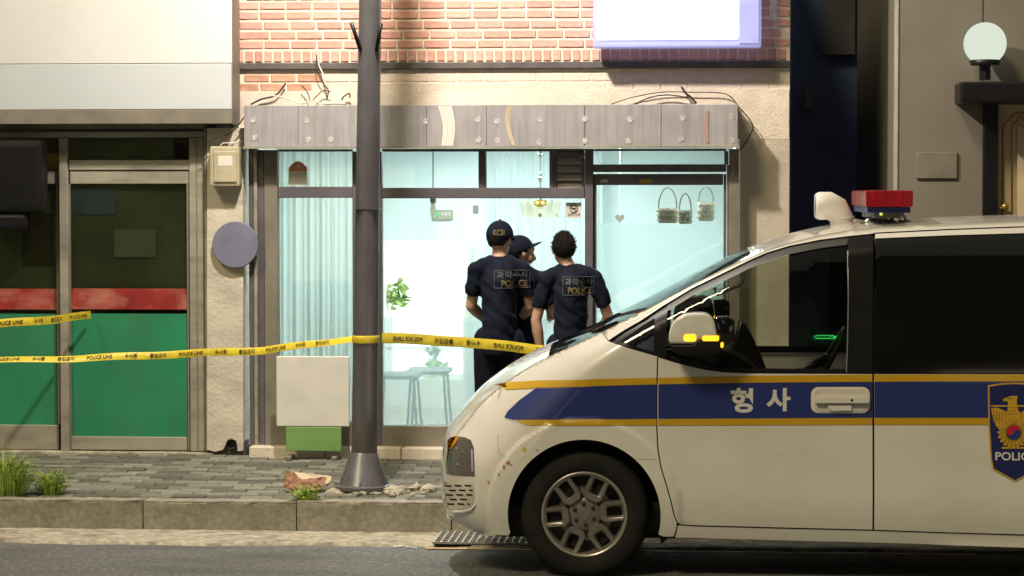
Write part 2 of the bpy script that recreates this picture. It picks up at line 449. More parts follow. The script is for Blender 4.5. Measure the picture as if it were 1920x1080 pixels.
# pavement of small blocks
pavement = sheet('pavement', M_joint, xs_f, [YP0 - .02, 16, 16.6, 17.2, 17.6], lambda x, y: pave_z(y) - .012)
tag(pavement, 'sloping pavement of grey green concrete blocks', kind='structure')
PW, PD = 0.222, 0.112
pm = []
for t in range(3):
    b = MB()
    b.box(-PW / 2 + .004, PW / 2 - .004, -PD / 2 + .004, PD / 2 - .004, -.04, 0, 0.006)
    rr_ = random.Random(t + 40)
    for v in b.bm.verts: v.co += Vector((rr_.uniform(-.003, .003), rr_.uniform(-.003, .003), 0))
    pm.append(b.mesh('paver', M_paver))
xa, xb = X(-60, 16.4, 880), X(870, 16.4, 880)
slope = math.atan(0.072 / (17.35 - YP0))
rest = MB(); row = 0; y = YP0 + PD / 2 + .004
while y < 17.30:
    off = (row % 2) * PW / 2
    x = XL + off
    while x < XR:
        z = pave_z(y) + _rg.uniform(-.005, .004)
        if xa < x < xb:
            o = link('paver', pm[_rg.randrange(3)], pavement)
            o.location = (x, y, z); o.rotation_euler = (slope + _rg.uniform(-.02, .02), _rg.uniform(-.012, .012), _rg.uniform(-.012, .012))
        elif -6 < x < 6:
            rest.box(x - PW / 2 + .004, x + PW / 2 - .004, y - PD / 2 + .004, y + PD / 2 - .004, z - .04, z)
        x += PW
    y += PD; row += 1
tag(rest.build('paver_field', M_paver, pavement), kind='stuff')
# thin paint line and drain grate at the road edge
k = MB()
lx0, lx1 = X(800, YG, 1030), X(1830, YG, 1040)
n = 60; v0 = []
for i in range(n + 1):
    x = lx0 + (lx1 - lx0) * i / n
    w0, w1 = _rg.uniform(-.006, .006), _rg.uniform(-.006, .006)
    ya, yb = YG - .115 + w0, YG - .055 + w1
    v0.append((k.bm.verts.new((x, ya, road_z(ya) + .005)), k.bm.verts.new((x, yb, road_z(yb) + .005))))
for a, b in zip(v0, v0[1:]): k.bm.faces.new((a[0], b[0], b[1], a[1]))
tag(k.build('road_marking', M_line, None), 'thin worn orange yellow line along the gutter under the van', kind='structure')

gr = thing('drain_grate', 'galvanised drain grate in the gutter beside the van bumper', 'grate', (X(890, 14.7, 1018), 14.75, -0.06))
gx0, gx1, gy0, gy1, gz = X(814, 14.55, 1028), X(1040, 14.55, 1028), 14.50, 14.98, -0.036
box('pit', M_pit, gr, gx0 + .01, gx1 - .01, gy0 + .01, gy1 - .01, gz - .02, gz - .008)
for i in range(18):
    x = gx0 + (gx1 - gx0) * i / 17
    box('cross_bar', M_grate, gr, x - .006, x + .006, gy0 + .005, gy1 - .005, gz - .006, gz + .006)
for i in range(6):
    yy = gy0 + (gy1 - gy0) * i / 5
    box('long_bar', M_grate, gr, gx0, gx1, yy - .005, yy + .005, gz - .004, gz + .009)

# =================================================================== BRICK BUILDING
bld = thing('brick_building', 'red brick building with a glazed ground floor shop lit in cold white', 'building', (X(960, YW, 840), YW, 0.19))
bx0, bx1 = X(437, YW, 100), X(1481, YW, 100)
zt = 4.4
sx0, sx1 = X(468, YW, 400), X(1386, YW, 400)             # shop opening
z_open_top = Z(262, YW)
wall = MB()
wall.box(bx0, bx1, YW, YW + .22, z_open_top, zt)
wall_o = wall.build('wall', M_mortar, bld)
# right pillar and left pier
box('pillar', M_pillar, bld, sx1, bx1, YW - .01, YW + .3, 0.0, z_open_top + .02)
plast = MB().box(bx0 + .001, bx1 - .004, YW - .012, YW + .01, Z(262, YW), Z(169, YW))
plast.build('plaster_band', M_plaster, bld)
box('ledge', M_ledge, bld, bx0, bx1 - .003, YW - .035, YW + .01, Z(129.5, YW), Z(116.5, YW), .006)
# bricks
PX = 50.2 / 255.4
def brick_mesh(w, h, m, jig):
    b = MB().box(-w / 2, w / 2, 0, .03, -h / 2, h / 2, .004)
    rr = random.Random(jig)
    for v in b.bm.verts: v.co += Vector((rr.uniform(-.002, .002), 0, rr.uniform(-.0018, .0018)))
    return b.mesh('brick', m)
BR = [brick_mesh(.181, .052, M_brick, s) for s in range(4)]
BF = [brick_mesh(.181, .052, M_brick_faded, s) for s in range(3)]
BP = [brick_mesh(.186, .056, M_brick_paint, s) for s in range(3)]
HR = [brick_mesh(.054, .078, M_brick, s) for s in range(3)]
HALF = [brick_mesh(.088, .052, M_brick, s) for s in range(2)]
def lay(meshes, xc, zc, proud=.008):
    o = link('brick', meshes[_rg.randrange(len(meshes))], wall_o)
    o.location = (xc, YW - proud - _rg.uniform(0, .004), zc); o.rotation_euler = (0, _rg.uniform(-.006, .006), 0)
    return o
rows_px = [(2, 14, 0), (20, 33, 1), (39, 52, 0.3), (57, 71, 0.8), (75, 89, 0.35)]
for (ya, yb, sh) in rows_px:
    zc = Z((ya + yb) / 2, YW); x = bx0 + PX * (.5 + .5 * (sh % 1.0)) 
    if sh: lay(HALF, bx0 + .05 * sh + .01, zc)
    while x < bx1 - .09:
        lay(BR, x, zc); x += PX
    if bx1 - (x - PX / 2) > .1: lay(HALF, bx1 - .05, zc)
x = bx0 + .05
while x < bx1 - .03:
    lay(HR, x, Z(104, YW)); x += 18.1 / 255.4
for (ya, yb, sh) in [(139, 151, .4), (156.5, 168, 0)]:
    zc = Z((ya + yb) / 2, YW); x = bx0 + PX * (.5 + sh)
    while x < bx1 - .09:
        ppx = 960 + (x - X(960, YW, 150)) * 255.4
        lay(BF if ppx < 590 else BP, x, zc, .006 if ppx < 590 else .003); x += PX
k = MB()
for r in range(1, 14):
    zc = Z(8 - 18.3 * r, YW)
    x = bx0 + PX * (.5 + .5 * (r % 2))
    while x < bx1 - .09:
        k.box(x - .09, x + .09, YW - .01, YW + .02, zc - .026, zc + .026); x += PX
tag(k.build('brick_field', M_brick, wall_o), kind='stuff')

# fascia: stained steel box over the shop front
YF = 17.12
fx0, fx1 = X(457, YF, 235), X(1384, YF, 235)
fz0, fz1 = Z(275, YF), Z(196.5, YF)
fascia = box('fascia', M_alu, bld, fx0 + .004, fx1 - .004, YF + .006, YW - .005, fz0 + .004, fz1 - .004)
cuts = [457, 559, 800, 912, 1096, 1240, 1384]
for a, b in zip(cuts, cuts[1:]):
    xa_, xb_ = X(a, YF, 235), X(b, YF, 235)
    box('panel', M_fascia, fascia, xa_ + .0015, xb_ - .0015, YF - _rg.uniform(0, .004), YF + .012, fz0, fz1, .003)
box('drip_edge', M_alu_l, fascia, fx0 - .004, fx1 + .004, YF - .012, YF + .02, fz0 - .012, fz0 + .004)
spots = [(475, 225), (575, 226), (478, 258), (578, 262), (798, 227), (896, 224), (932, 227), (897, 262), (932, 263), (1010, 225), (1097, 223), (1182, 224),
         (1280, 221), (1011, 266), (1097, 264), (1178, 264), (1277, 261), (1372, 219), (1372, 264), (620, 262)]
for (a, b) in spots:
    c = atY(a, b, YF - .005)
    MB().lathe([(.001, -.0008), (.0215, -.0008), (.0225, .004)], (c.x, c.y, c.z), 'Y', 16).build('glue_spot', M_spot, fascia)
def reflection_arcs(m, pts_list, wpx):  # curved reflections in the steel, laid on as coloured strips
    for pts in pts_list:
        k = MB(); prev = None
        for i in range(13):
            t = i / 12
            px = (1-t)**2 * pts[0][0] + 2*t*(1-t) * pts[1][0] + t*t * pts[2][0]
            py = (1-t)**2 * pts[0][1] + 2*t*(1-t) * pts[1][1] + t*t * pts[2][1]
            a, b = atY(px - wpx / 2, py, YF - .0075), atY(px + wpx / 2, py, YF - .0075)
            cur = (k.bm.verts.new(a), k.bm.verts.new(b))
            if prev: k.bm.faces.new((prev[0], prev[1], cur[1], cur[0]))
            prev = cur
        k.build('painted_reflection', m, fascia)
reflection_arcs(M_refl, [((823 + 5.2 * i, 199), (838 + 4.6 * i, 232), (829 + 4.4 * i, 273)) for i in range(5)], 3.4)
reflection_arcs(M_refl_g, [((954 + 3.4 * i, 199), (940 + 3.2 * i, 225), (962 + 2.0 * i, 273)) for i in range(3)], 1.8)
reflection_arcs(M_rust_refl, [((1327, 208), (1322, 235), (1326, 268))], 7)

# shop front frames
YS = 17.30
sf = bld
def bar(name, px0, px1, py0, py1, m=M_alu, y=YS, dep=.09, bev=.004, par=None):
    return pbox(name, m, par or bld, px0, px1, py0, py1, y, dep, bev)
win_l = bar('window', 496, 521, 281, 838, M_alu_s)                       # curtained bay left of the lamp post
bar('corner_post', 467, 476, 277, 846, M_alu, par=win_l)
bar('corner_strip', 476, 483, 278, 842, M_alu_l, y=YS - .012, par=win_l)
bar('post_inner', 483.4, 496, 281, 842, M_alu, y=YS + .01, par=win_l)
bar('mullion', 661, 716, 284, 838, M_alu, par=win_l)
bar('head', 521, 661, 280, 284, par=win_l)
bar('transom_bar', 521, 661, 350, 371, par=win_l)
bar('sill', 521, 661, 790, 840, M_alu_s, par=win_l)
win_c = bar('window', 716, 1096, 279, 284)                                # wide clear bay
bar('transom_bar', 716, 1096, 352, 372, par=win_c)
bar('mullion', 897, 911, 284, 352, par=win_c)
bar('mullion', 1030, 1038, 284, 352, par=win_c)
bar('post', 1096.4, 1112, 279, 838, dep=.1, par=win_c)
bar('sill', 716, 1096, 800, 840, M_alu_s, par=win_c)
bar('divider', 811, 812.5, 284, 352, M_cable_b, y=YS + .03, dep=.01, bev=0, par=win_c)
# louvre vent
vent = bar('vent', 1038.5, 1095.6, 284, 294); 
bar('vent_frame', 1038.5, 1044, 294, 356, par=vent, y=YS + .005); bar('vent_frame', 1091, 1095.6, 294, 356, par=vent, y=YS + .005)
bar('backing', 1044, 1091, 294, 356, M_black, y=YS + .06, dep=.01, par=vent)
for i in range(4):
    zc0, zc1 = Z(295 + 15.2 * i, YS), Z(307 + 15.2 * i, YS)
    x0_, x1_ = X(1044.3, YS, 320), X(1090.7, YS, 320)
    k = MB()
    v = [k.bm.verts.new(p) for p in ((x0_, YS + .012, zc1), (x1_, YS + .012, zc1), (x1_, YS + .045, zc0), (x0_, YS + .045, zc0))]
    k.bm.faces.new(v)
    w = [k.bm.verts.new(p) for p in ((x0_, YS + .012, zc1 - .006), (x1_, YS + .012, zc1 - .006), (x1_, YS + .045, zc0 - .006), (x0_, YS + .045, zc0 - .006))]
    k.bm.faces.new(w[::-1]); k.bm.faces.new((v[1], v[0], w[0], w[1]))
    k.build('slat', mat('vent_slat', (.46, .42, .38), .6, var=.1), vent)
# door on the right
door = bar('door', 1118, 1356, 326, 347, M_alu, y=YS + .03, dep=.05)
bar('door_stile', 1112.5, 1118, 326, 838, M_alu, y=YS + .03, dep=.05, par=door)
bar('door_stile', 1356, 1361, 326, 838, M_alu, y=YS + .03, dep=.05, par=door)
bar('door_bottom_rail', 1118, 1356, 790, 838, M_alu, y=YS + .03, dep=.05, par=door)
bar('door_closer', 1126, 1140, 336, 343, M_alu_l, y=YS + .01, dep=.02, par=door)
bar('door_label', 1199, 1222, 336, 344, M_brass, y=YS + .026, dep=.005, bev=0, par=door)
dfr = bar('door_frame', 1112.5, 1362, 308, 322.5, M_alu)
bar('head', 1112.5, 1362, 279, 283, par=dfr)
bar('jamb', 1358, 1366, 283, 308, par=dfr); bar('jamb', 1362, 1366, 308, 840, M_alu_s, par=dfr)
bar('outer_jamb', 1366.4, 1385, 279, 842, M_alu_s, y=YS - .01, dep=.12, par=dfr)
bar('rust_streak', 1372, 1375.5, 292, 330, M_rust_refl, y=YS - .013, dep=.003, bev=0, par=dfr)
# panes
def pane(px0, px1, py0, py1, par, y=YS + .05, m=M_glass):
    return pbox('pane', m, par, px0, px1, py0, py1, y, .005)
pane(521, 661, 284, 350, win_l); pane(521, 661, 371, 790, win_l)
pane(716, 897, 284, 352, win_c); pane(911, 1030, 284, 352, win_c); pane(716, 1096, 372, 800, win_c)
pane(1112.5, 1358, 283, 308, dfr); pane(1118, 1356, 347, 790, door)
pbox('haze_film', M_haze, door, 1118.5, 1355.5, 420, 790, YS + .058, .001)  # invented films that give the lower glass a blurred, milky haze
pbox('haze_film', M_haze, win_c, 716.5, 1095.5, 596, 799.5, YS + .058, .001)
# step in front of the shop
pst = pave_z(17.2)
for i in range(7):
    x0_ = X(468, 17.2, 840) + i * .56
    box('step_stone', M_plaster, bld, x0_ + .002, min(x0_ + .556, sx1), 17.16 + _rg.uniform(0, .004), YS + .12, .05, pst + .075, .006)

# ------------------------------------------------------------------ inside the shop
zi0, zi1 = pst + .06, Z(262, YW)
ix0, ix1, iy0, iy1 = sx0 - .15, sx1 - .02, YS + .2, 21.6
zc_ = 2.66
def struct_box(name, m, *a, label=None):
    o = box(name, m, None, *a); tag(o, label, kind='structure'); return o
struct_box('interior_floor', M_floor, ix0 - .1, ix1 + .1, YS + .13, iy1 + .1, zi0 - .2, zi0, label='brown floor inside the lit shop')
struct_box('interior_ceiling', M_ceiling, ix0 - .1, ix1 + .1, YW + .23, iy1 + .1, zc_, zc_ + .1, label='white ceiling inside the lit shop')
struct_box('interior_wall_back', M_white_wall, ix0 - .1, ix1 + .1, iy1, iy1 + .1, zi0, zc_, label='pale teal back wall of the shop')
struct_box('interior_wall_left', M_white_wall, ix0 - .1, ix0, YW + .01, iy1, zi0, zc_, label='left inner wall of the shop')
struct_box('interior_wall_right', M_white_wall, ix1, ix1 + .1, YW + .31, iy1, zi0, zc_, label='right inner wall of the shop')

def ceiling_light(x, y, en, label):
    t = thing('ceiling_light', label, 'lamp', (x, y, zc_), 'fluorescent ceiling lights in the shop')
    box('housing', M_white_p, t, x - .62, x + .62, y - .09, y + .09, zc_ - .05, zc_ - .001, .01)
    for s in (-1, 1):
        MB().tube([(x - .58, y + s * .045, zc_ - .066), (x + .58, y + s * .045, zc_ - .066)], .014, 8).build('tube', emis('tube_glow', (0.88, 1.0, 0.98), 9.0), t, smooth=True)
    ld = bpy.data.lights.new('tube_light', 'AREA'); ld.shape = 'RECTANGLE'; ld.size = 1.2; ld.size_y = .2; ld.energy = en; ld.color = (0.93, 1.0, 0.99)
    lo = bpy.data.objects.new('tube_light', ld); C.objects.link(lo); lo.location = (x, y, zc_ - .095); lo.parent = t; lo.matrix_parent_inverse = Matrix.Translation(-t.location)
ceiling_light(X(760, 18.6), 18.6, 62, 'front left fluorescent light on the shop ceiling')
ceiling_light(X(1240, 18.6), 18.6, 62, 'front right fluorescent light on the shop ceiling')
ceiling_light(X(960, 20.4), 20.4, 62, 'rear fluorescent light on the shop ceiling')

def drape(name, px0, px1, Y, z0, z1, m, folds, amp, label, cat='curtain'):
    k = MB(); x0_, x1_ = X(px0, Y, 500), X(px1, Y, 500); prev = None; n = folds * 8; rr = random.Random(folds)
    ph = [rr.uniform(-.8, .8) for _ in range(n + 1)]
    for i in range(n + 1):
        x = x0_ + (x1_ - x0_) * i / n
        a = amp * (0.6 + 0.4 * math.sin(i * .37)) * math.sin(i / 8 * 2 * math.pi + 0.7 * math.sin(i * .11) + ph[i // 8])
        cur = [k.bm.verts.new((x + .25 * a * (t - .3), Y + a * (0.5 + 0.5 * (1 - t)), z0 + (z1 - z0) * t)) for t in (0, .2, .4, .6, .8, 1)]
        if prev:
            for j in range(5): k.bm.faces.new((prev[j], cur[j], cur[j+1], prev[j+1]))
        prev = cur
    o = k.build(name, m, None, smooth=True); return tag(o, label, cat)
drape('curtain', 519, 672, 17.62, zi0 + .05, 2.5, M_curtain, 13, .028, 'sheer grey green curtain behind the left shop window')
drape('curtain', 925, 1130, 21.4, zi0 + .1, 2.55, M_lace, 20, .03, 'long white drape on the back wall behind the chandelier')

# chandelier
cx, cz, cy = X(1013, 19.2, 380), Z(385, 19.2), 19.2
ch = thing('chandelier', 'old chandelier with bell shaped glass shades and beaded stem', 'chandelier', (cx, cy, zc_))
prof = []
for i in range(40):
    t = i / 39; prof.append((0.006 + .022 * max(0, math.sin(t * 22)) ** 3, cz - .02 + t * (zc_ - cz + .02)))
MB().lathe(prof, (cx, cy, 0), 'Z', 10).build('stem', M_chrome, ch, smooth=True)
MB().lathe([(.002, cz + .05), (.05, cz + .04), (.055, cz), (.03, cz - .05), (.008, cz - .09), (.001, cz - .1)], (cx, cy, 0), 'Z', 14).build('hub', M_brass, ch, smooth=True)
M_bell = sheer('bell_glass', (0.62, 0.62, 0.52), .10)
for i, a in enumerate((20, 92, 164, 236, 308)):
    dx, dy = math.cos(R(a)), math.sin(R(a)); rr = .17
    arm = MB().tube([(cx + dx * .04, cy + dy * .04, cz), (cx + dx * .1, cy + dy * .1, cz - .03), (cx + dx * rr, cy + dy * rr, cz + .03)], .007, 6).build('arm', M_brass, ch, smooth=True)
    b = bmesh.new(); kk = MB(); kk.lathe([(.012, 0), (.02, -.01), (.028, -.045), (.045, -.085), (.068, -.11), (.075, -.115)], (0, 0, 0), 'Z', 14)
    kk.bm.transform(Matrix.Translation((cx + dx * rr, cy + dy * rr, cz + .035)) @ Matrix.Rotation(R(38), 4, Vector((-dy, dx, 0))))
    kk.build('shade', M_bell, arm, smooth=True); b.free()
# pendant bulb by the window
bx_, by_ = X(812, 17.9, 370), 17.9
pb = thing('pendant_bulb', 'bare pendant bulb hanging on a thin cord behind the clear window', 'lamp', (bx_, by_, zc_))
MB().tube([(bx_ + .004, by_, zc_), (bx_, by_, Z(372, by_))], .003, 5).build('cord', M_cable_w, pb)
MB().lathe([(.001, Z(366, by_)), (.02, Z(368, by_)), (.026, Z(377, by_)), (.016, Z(382, by_))], (bx_, by_, 0), 'Z', 12).build('socket', M_alu_s, pb, smooth=True)
MB().lathe([(.014, Z(382, by_)), (.021, Z(389, by_)), (.024, Z(396, by_)), (.014, Z(403, by_)), (.001, Z(405, by_))], (bx_, by_, 0), 'Z', 12).build('bulb', M_bell, pb, smooth=True)
# exit sign, switch, pictogram plate
ex = thing('exit_sign', 'small grey exit sign with green running figure on the back wall', 'sign', atY(830, 411, 21.58))
pbox('plate', M_alu_l, ex, 811, 849, 393.5, 411.5, 21.56, .035, .004)
g = emis('exit_green', (0.05, 0.9, 0.30), 1.2)
k = MB(); c = atY(820, 402, 21.553); s = .010
k.ball((c.x + .012, c.y, c.z + .022), (.007, .004, .007), 8, 6)
k.tube([(c.x + .008, c.y, c.z + .014), (c.x - .002, c.y, c.z - .006)], .007, 6)
k.tube([(c.x, c.y, c.z - .004), (c.x + .014, c.y, c.z - .014), (c.x + .012, c.y, c.z - .028)], .004, 5)
k.tube([(c.x - .003, c.y, c.z - .004), (c.x - .016, c.y, c.z - .02), (c.x - .026, c.y, c.z - .02)], .004, 5)
k.tube([(c.x + .007, c.y, c.z + .012), (c.x + .02, c.y, c.z + .002)], .003, 5); k.tube([(c.x + .005, c.y, c.z + .012), (c.x - .012, c.y, c.z + .004)], .003, 5)
k.build('running_figure', g, ex)
lettering('비상구', 828, 845, 397, 405, 21.554, M_letter, ex, .01)
tag(pbox('wall_switch', M_alu_s, None, 887, 897, 385, 400, 21.585, .015, .003), 'small dark wall switch beside the exit sign', 'switch')
ns = thing('notice_plate', 'beige square no smoking notice stuck on the shop window', 'sign', atY(1075, 408, YS + .045))
pbox('plate', M_paper, ns, 1061, 1090, 380, 408.5, YS + .045, .003)
c = atY(1075.5, 391, YS + .042)
k = MB(); k.tube([(c.x + .028 * math.cos(a), c.y, c.z + .028 * math.sin(a)) for a in np.linspace(0, 2 * math.pi, 25)], .0028, 5, cap=False)
k.tube([(c.x - .019, c.y, c.z + .019), (c.x + .019, c.y, c.z - .019)], .0026, 5); k.build('ring', M_ink, ns)
k = MB(); k.box(c.x - .017, c.x + .012, c.y - .001, c.y + .001, c.z - .004, c.z + .004); k.tube([(c.x + .014, c.y, c.z), (c.x + .018, c.y, c.z + .008), (c.x + .012, c.y, c.z + .015)], .002, 5); k.build('cigarette', M_ink, ns)
lettering('금연구역', 1065, 1087, 400, 405, YS + .0435, M_ink, ns, .01)
# little house shaped plaque high in the curtained window
hp = thing('house_plaque', 'orange roofed house shaped sticker high on the curtained window', 'sticker', atY(558, 348, YS + .044))
def pxpoly(pts, Y): return [(p.x, p.z) for p in (atY(a, b, Y) for a, b in pts)]
yy = YS - .001
MB().prism(pxpoly([(541, 348), (575.5, 348), (575.5, 322), (541, 322)], yy), yy, yy + .003).build('card', M_paper, hp)
MB().prism(pxpoly([(541, 321.8), (576.5, 321.8), (575, 313), (568, 306), (561, 302), (554, 303), (546, 309), (541, 315)], yy), yy - .001, yy + .003).build('roof_print', M_orange, hp)
c = atY(560.5, 311.5, yy - .004)
MB().lathe([(.001, 0), (.02, 0), (.02, .002)], (c.x, c.y, c.z), 'Y', 18).build('dial', M_paper, hp)
MB().lathe([(.014, 0), (.017, 0)], (c.x, c.y - .001, c.z), 'Y', 18).build('dial_ring', M_orange, hp)

# woven baskets hanging inside the door
def basket(px, py0, py1, pw, Y, label, hoop):
    x, w = X(px, Y, py0), pw / 255 * .5; z0, z1 = Z(py1, Y), Z(py0, Y); zr = z0 + (z1 - z0) * hoop
    t = thing('hanging_basket', label, 'basket', (x, Y, z1), 'woven baskets hanging inside the door')
    k = MB(); k.lathe([(.001, z0), (w * .8, z0), (w * .92, z0 + .02), (w, zr), (w * .96, zr), (w * .88, z0 + .02)], (0, 0, 0), 'Z', 18)
    for v in k.bm.verts: v.co.y *= .55
    k.bm.transform(Matrix.Translation((x, Y, 0))); k.build('body', M_wicker, t, smooth=True)
    MB().tube([(x + w * .85 * math.cos(a), Y, zr + (z1 - zr) * math.sin(a)) for a in np.linspace(0, math.pi, 15)], .006, 6).build('handle', M_wicker, t, smooth=True)
    for i in range(3):
        zz = z0 + (zr - z0) * (i + .6) / 3.2
        MB().tube([(x + w * 1.01 * math.cos(a), Y + w * .56 * math.sin(a), zz) for a in np.linspace(0, 2 * math.pi, 19)], .005, 5, cap=False).build('weave', M_wicker, t, smooth=True)
basket(1252, 352, 418, 42, 18.3, 'wide woven basket with tall handle, left of three inside the door', .42)
basket(1285, 363, 420, 27, 18.2, 'narrow woven basket with round handle, middle of three inside the door', .45)
basket(1324, 350, 414, 34, 18.4, 'woven basket with square body, right of three inside the door', .55)
k = MB(); c = atY(1162, 409, 18.8)
pts = []
for i in range(28):
    a = i / 28 * 2 * math.pi; pts.append((c.x + .0023 * 16 * math.sin(a) ** 3, c.z + .0023 * (13 * math.cos(a) - 5 * math.cos(2*a) - 2 * math.cos(3*a) - math.cos(4*a))))
k.prism(pts, 18.8, 18.812); tag(k.build('heart_ornament', M_alu_s, None), 'small grey heart ornament hanging behind the door glass', 'ornament')
tag(link('heart_cord', MB().tube([(c.x, 18.806, c.z + .02), (c.x, 18.806, zc_)], .0015, 4).mesh('cord', M_cable_w), bpy.data.objects['heart_ornament']))

# made-up cooler with greenery; its glow stands for a white haze
fx_a, fx_b = X(722, 20.6, 600), X(868, 20.6, 600); fzt = Z(452, 20.6)
co = thing('glow_cooler', 'added tall white cooler with green plants, its glow standing for a white haze', 'cooler', ((fx_a + fx_b) / 2, 20.9, zi0))
box('cabinet', M_white_p, co, fx_a - .02, fx_b + .02, 21.05, 21.3, zi0, fzt, .01)
box('side_panel', M_white_p, co, fx_a - .02, fx_a, 20.6, 21.05, zi0, fzt); box('side_panel', M_white_p, co, fx_b, fx_b + .02, 20.6, 21.05, zi0, fzt)
box('top_panel', M_white_p, co, fx_a, fx_b, 20.6, 21.05, fzt - .03, fzt); box('plinth', M_white_p, co, fx_a, fx_b, 20.6, 21.05, zi0, zi0 + .25)
box('haze_panel', emis('white_haze_glow', (0.94, 1.0, 0.97), 2.6), co, fx_a + .01, fx_b - .01, 21.03, 21.045, zi0 + .26, fzt - .04)
for zz in (.75, 1.2):
    box('shelf', M_glass, co, fx_a, fx_b, 20.66, 21.02, zz, zz + .008)
def leaf_cluster(k, cx, cy, cz, r, n, sz, rr):
    for _ in range(n):
        d = Vector((rr.gauss(0, 1), rr.gauss(0, 1), rr.gauss(0, 1))).normalized() * r * rr.uniform(.3, 1)
        p = Vector((cx, cy, cz)) + d; a = Vector((rr.gauss(0, 1), rr.gauss(0, 1), rr.gauss(0, .6))).normalized() * sz
        b = a.cross(Vector((rr.gauss(0, 1), rr.gauss(0, 1), rr.gauss(0, 1)))).normalized() * sz * .4
        k.face([p - a, p + b, p + a, p - b])
def potted(name, px, py, Y, r, n, label, z0, parent_mat=M_plant, pot=True):
    rr = random.Random(int(px)); x, z = X(px, Y, py), Z(py, Y)
    t = thing(name, label, 'plant', (x, Y, z0))
    if pot: MB().lathe([(.001, z0), (.07, z0), (.09, z0 + .14), (.075, z0 + .14), (.07, z0 + .12), (.001, z0 + .12)], (x, Y, 0), 'Z', 16).build('pot', M_wood, t, smooth=True)
    MB().tube([(x, Y, z0 + .1), (x + .01, Y, (z0 + z) / 2), (x, Y, z)], .008, 6).build('stem', M_plant, t)
    k = MB(); leaf_cluster(k, x, Y, z, r, n, .045, rr); leaf_cluster(k, x, Y, (z + z0 + .2) / 2, r * .8, n // 2, .045, rr)
    k.build('foliage', parent_mat, t)
M_pale_leaf = mat('pale_leaf', (0.42, 0.58, 0.20), .6, var=.25, vscale=12)
potted('cooler_plant', 746, 560, 20.8, .12, 60, 'leafy plant on the upper shelf of the glowing cooler', .76 + .45, M_pale_leaf, pot=False)
potted('cooler_plant', 815, 690, 20.8, .11, 80, 'bushy plant on the lower shelf of the glowing cooler', .76, M_pale_leaf, pot=False)
potted('potted_plant', 1335, 560, 18.7, .2, 160, 'tall dark potted plant behind the shop door', zi0)
potted('potted_plant', 1262, 630, 19.1, .2, 120, 'low potted plant left of the tall one behind the shop door', zi0)
def stool(px, Y, label, m=M_alu):
    x = X(px, Y, 760); t = thing('stool', label, 'stool', (x, Y, zi0), 'stools inside the shop')
    box('seat', m, t, x - .17, x + .17, Y - .17, Y + .17, zi0 + .43, zi0 + .47, .012)
    for a in (-1, 1):
        for b in (-1, 1): MB().tube([(x + a * .13, Y + b * .13, zi0 + .43), (x + a * .16, Y + b * .16, zi0)], .012, 6).build('leg', m, t)
stool(748, 18.4, 'dark metal stool beside the lamp post inside the clear window')
stool(805, 18.9, 'dark metal stool nearer the officers inside the clear window')

# =================================================================== LEFT SHOP
YL = 17.32
ls = thing('green_front_shop', 'small dark shop with aluminium sliding doors and green film on the glass', 'shop', (X(190, YL, 845), YL, .19))
def lbar(name, px0, px1, py0, py1, m=M_alu_l, y=YL, dep=.08, bev=.004, par=None):
    return pbox(name, m, par or ls, px0, px1, py0, py1, y, dep, bev)
pbox('back_wall', M_dark, ls, -420, 440, 150, 870, YL + .45, .1)
pbox('side_wall', M_dark, ls, 395, 402, 200, 870, YL + .12, .32)
lbar('lintel', -400, 384, 150, 243, M_alu_s, y=YL + .02, dep=.12)
lbar('head_rail', -400, 384, 247, 258)
lbar('post', 355.5, 384, 258, 846, M_alu_l); lbar('post_groove', 368, 371, 260, 846, M_alu_s, y=YL - .003, dep=.004, bev=0)
lbar('mid_post', 112, 128, 258, 846, M_alu_l, y=YL - .01)
lbar('threshold', -400, 400, 846, 853, M_concrete, y=YL - .05, dep=.2)
d1 = lbar('sliding_door', 131, 355, 321, 345, M_alu_l, y=YL + .02, dep=.045)
lbar('transom_rail', 129, 355, 300, 319, M_alu_l, y=YL + .01)
lbar('stile', 129, 133, 345, 845, M_alu_s, y=YL + .02, dep=.045, par=d1); lbar('stile', 350.5, 355, 345, 845, M_alu_s, y=YL + .02, dep=.045, par=d1)
lbar('bottom_rail', 133, 350.5, 819, 844, M_alu_l, y=YL + .018, dep=.045, par=d1)
pbox('pane', M_glass_d, d1, 133, 350.5, 345, 819, YL + .04, .005)
pbox('green_film', M_green, d1, 133, 350.5, 588, 819, YL + .034, .004)
pbox('red_band', M_red, d1, 133, 350.5, 541, 580, YL + .034, .004)
pbox('transom_pane', M_glass_d, ls, 129, 355, 258, 300, YL + .04, .005)
d2 = lbar('sliding_door', -220, 110, 796, 842, M_alu_l, y=YL + .045, dep=.045)
lbar('stile', 106, 111.5, 345, 796, M_alu_s, y=YL + .045, dep=.045, par=d2); lbar('top_rail', -220, 111, 321, 345, M_alu_s, y=YL + .045, dep=.045, par=d2)
pbox('pane', M_glass_d, d2, -220, 106, 345, 796, YL + .07, .005)
pbox('green_film', M_green, d2, -220, 106, 588, 796, YL + .064, .004)
pbox('red_band', M_red, d2, -220, 106, 541, 580, YL + .064, .004)
M_fill_blind = mat('olive_fill_blind', (0.40, 0.39, 0.28), .8, var=.25, vscale=2.5, stain=(.22, .21, .15), stain_amt=.7, sscale=(1.5, 1, 1.2))  # olive sheets added behind the glass to brighten the dark panes
pbox('fill_blind', M_fill_blind, d1, 134, 350, 346, 541, YL + .062, .004); pbox('fill_blind', M_fill_blind, d2, -219, 105, 346, 541, YL + .092, .004); pbox('fill_blind', M_fill_blind, ls, 129, 326, 259, 299.5, YL + .08, .004)
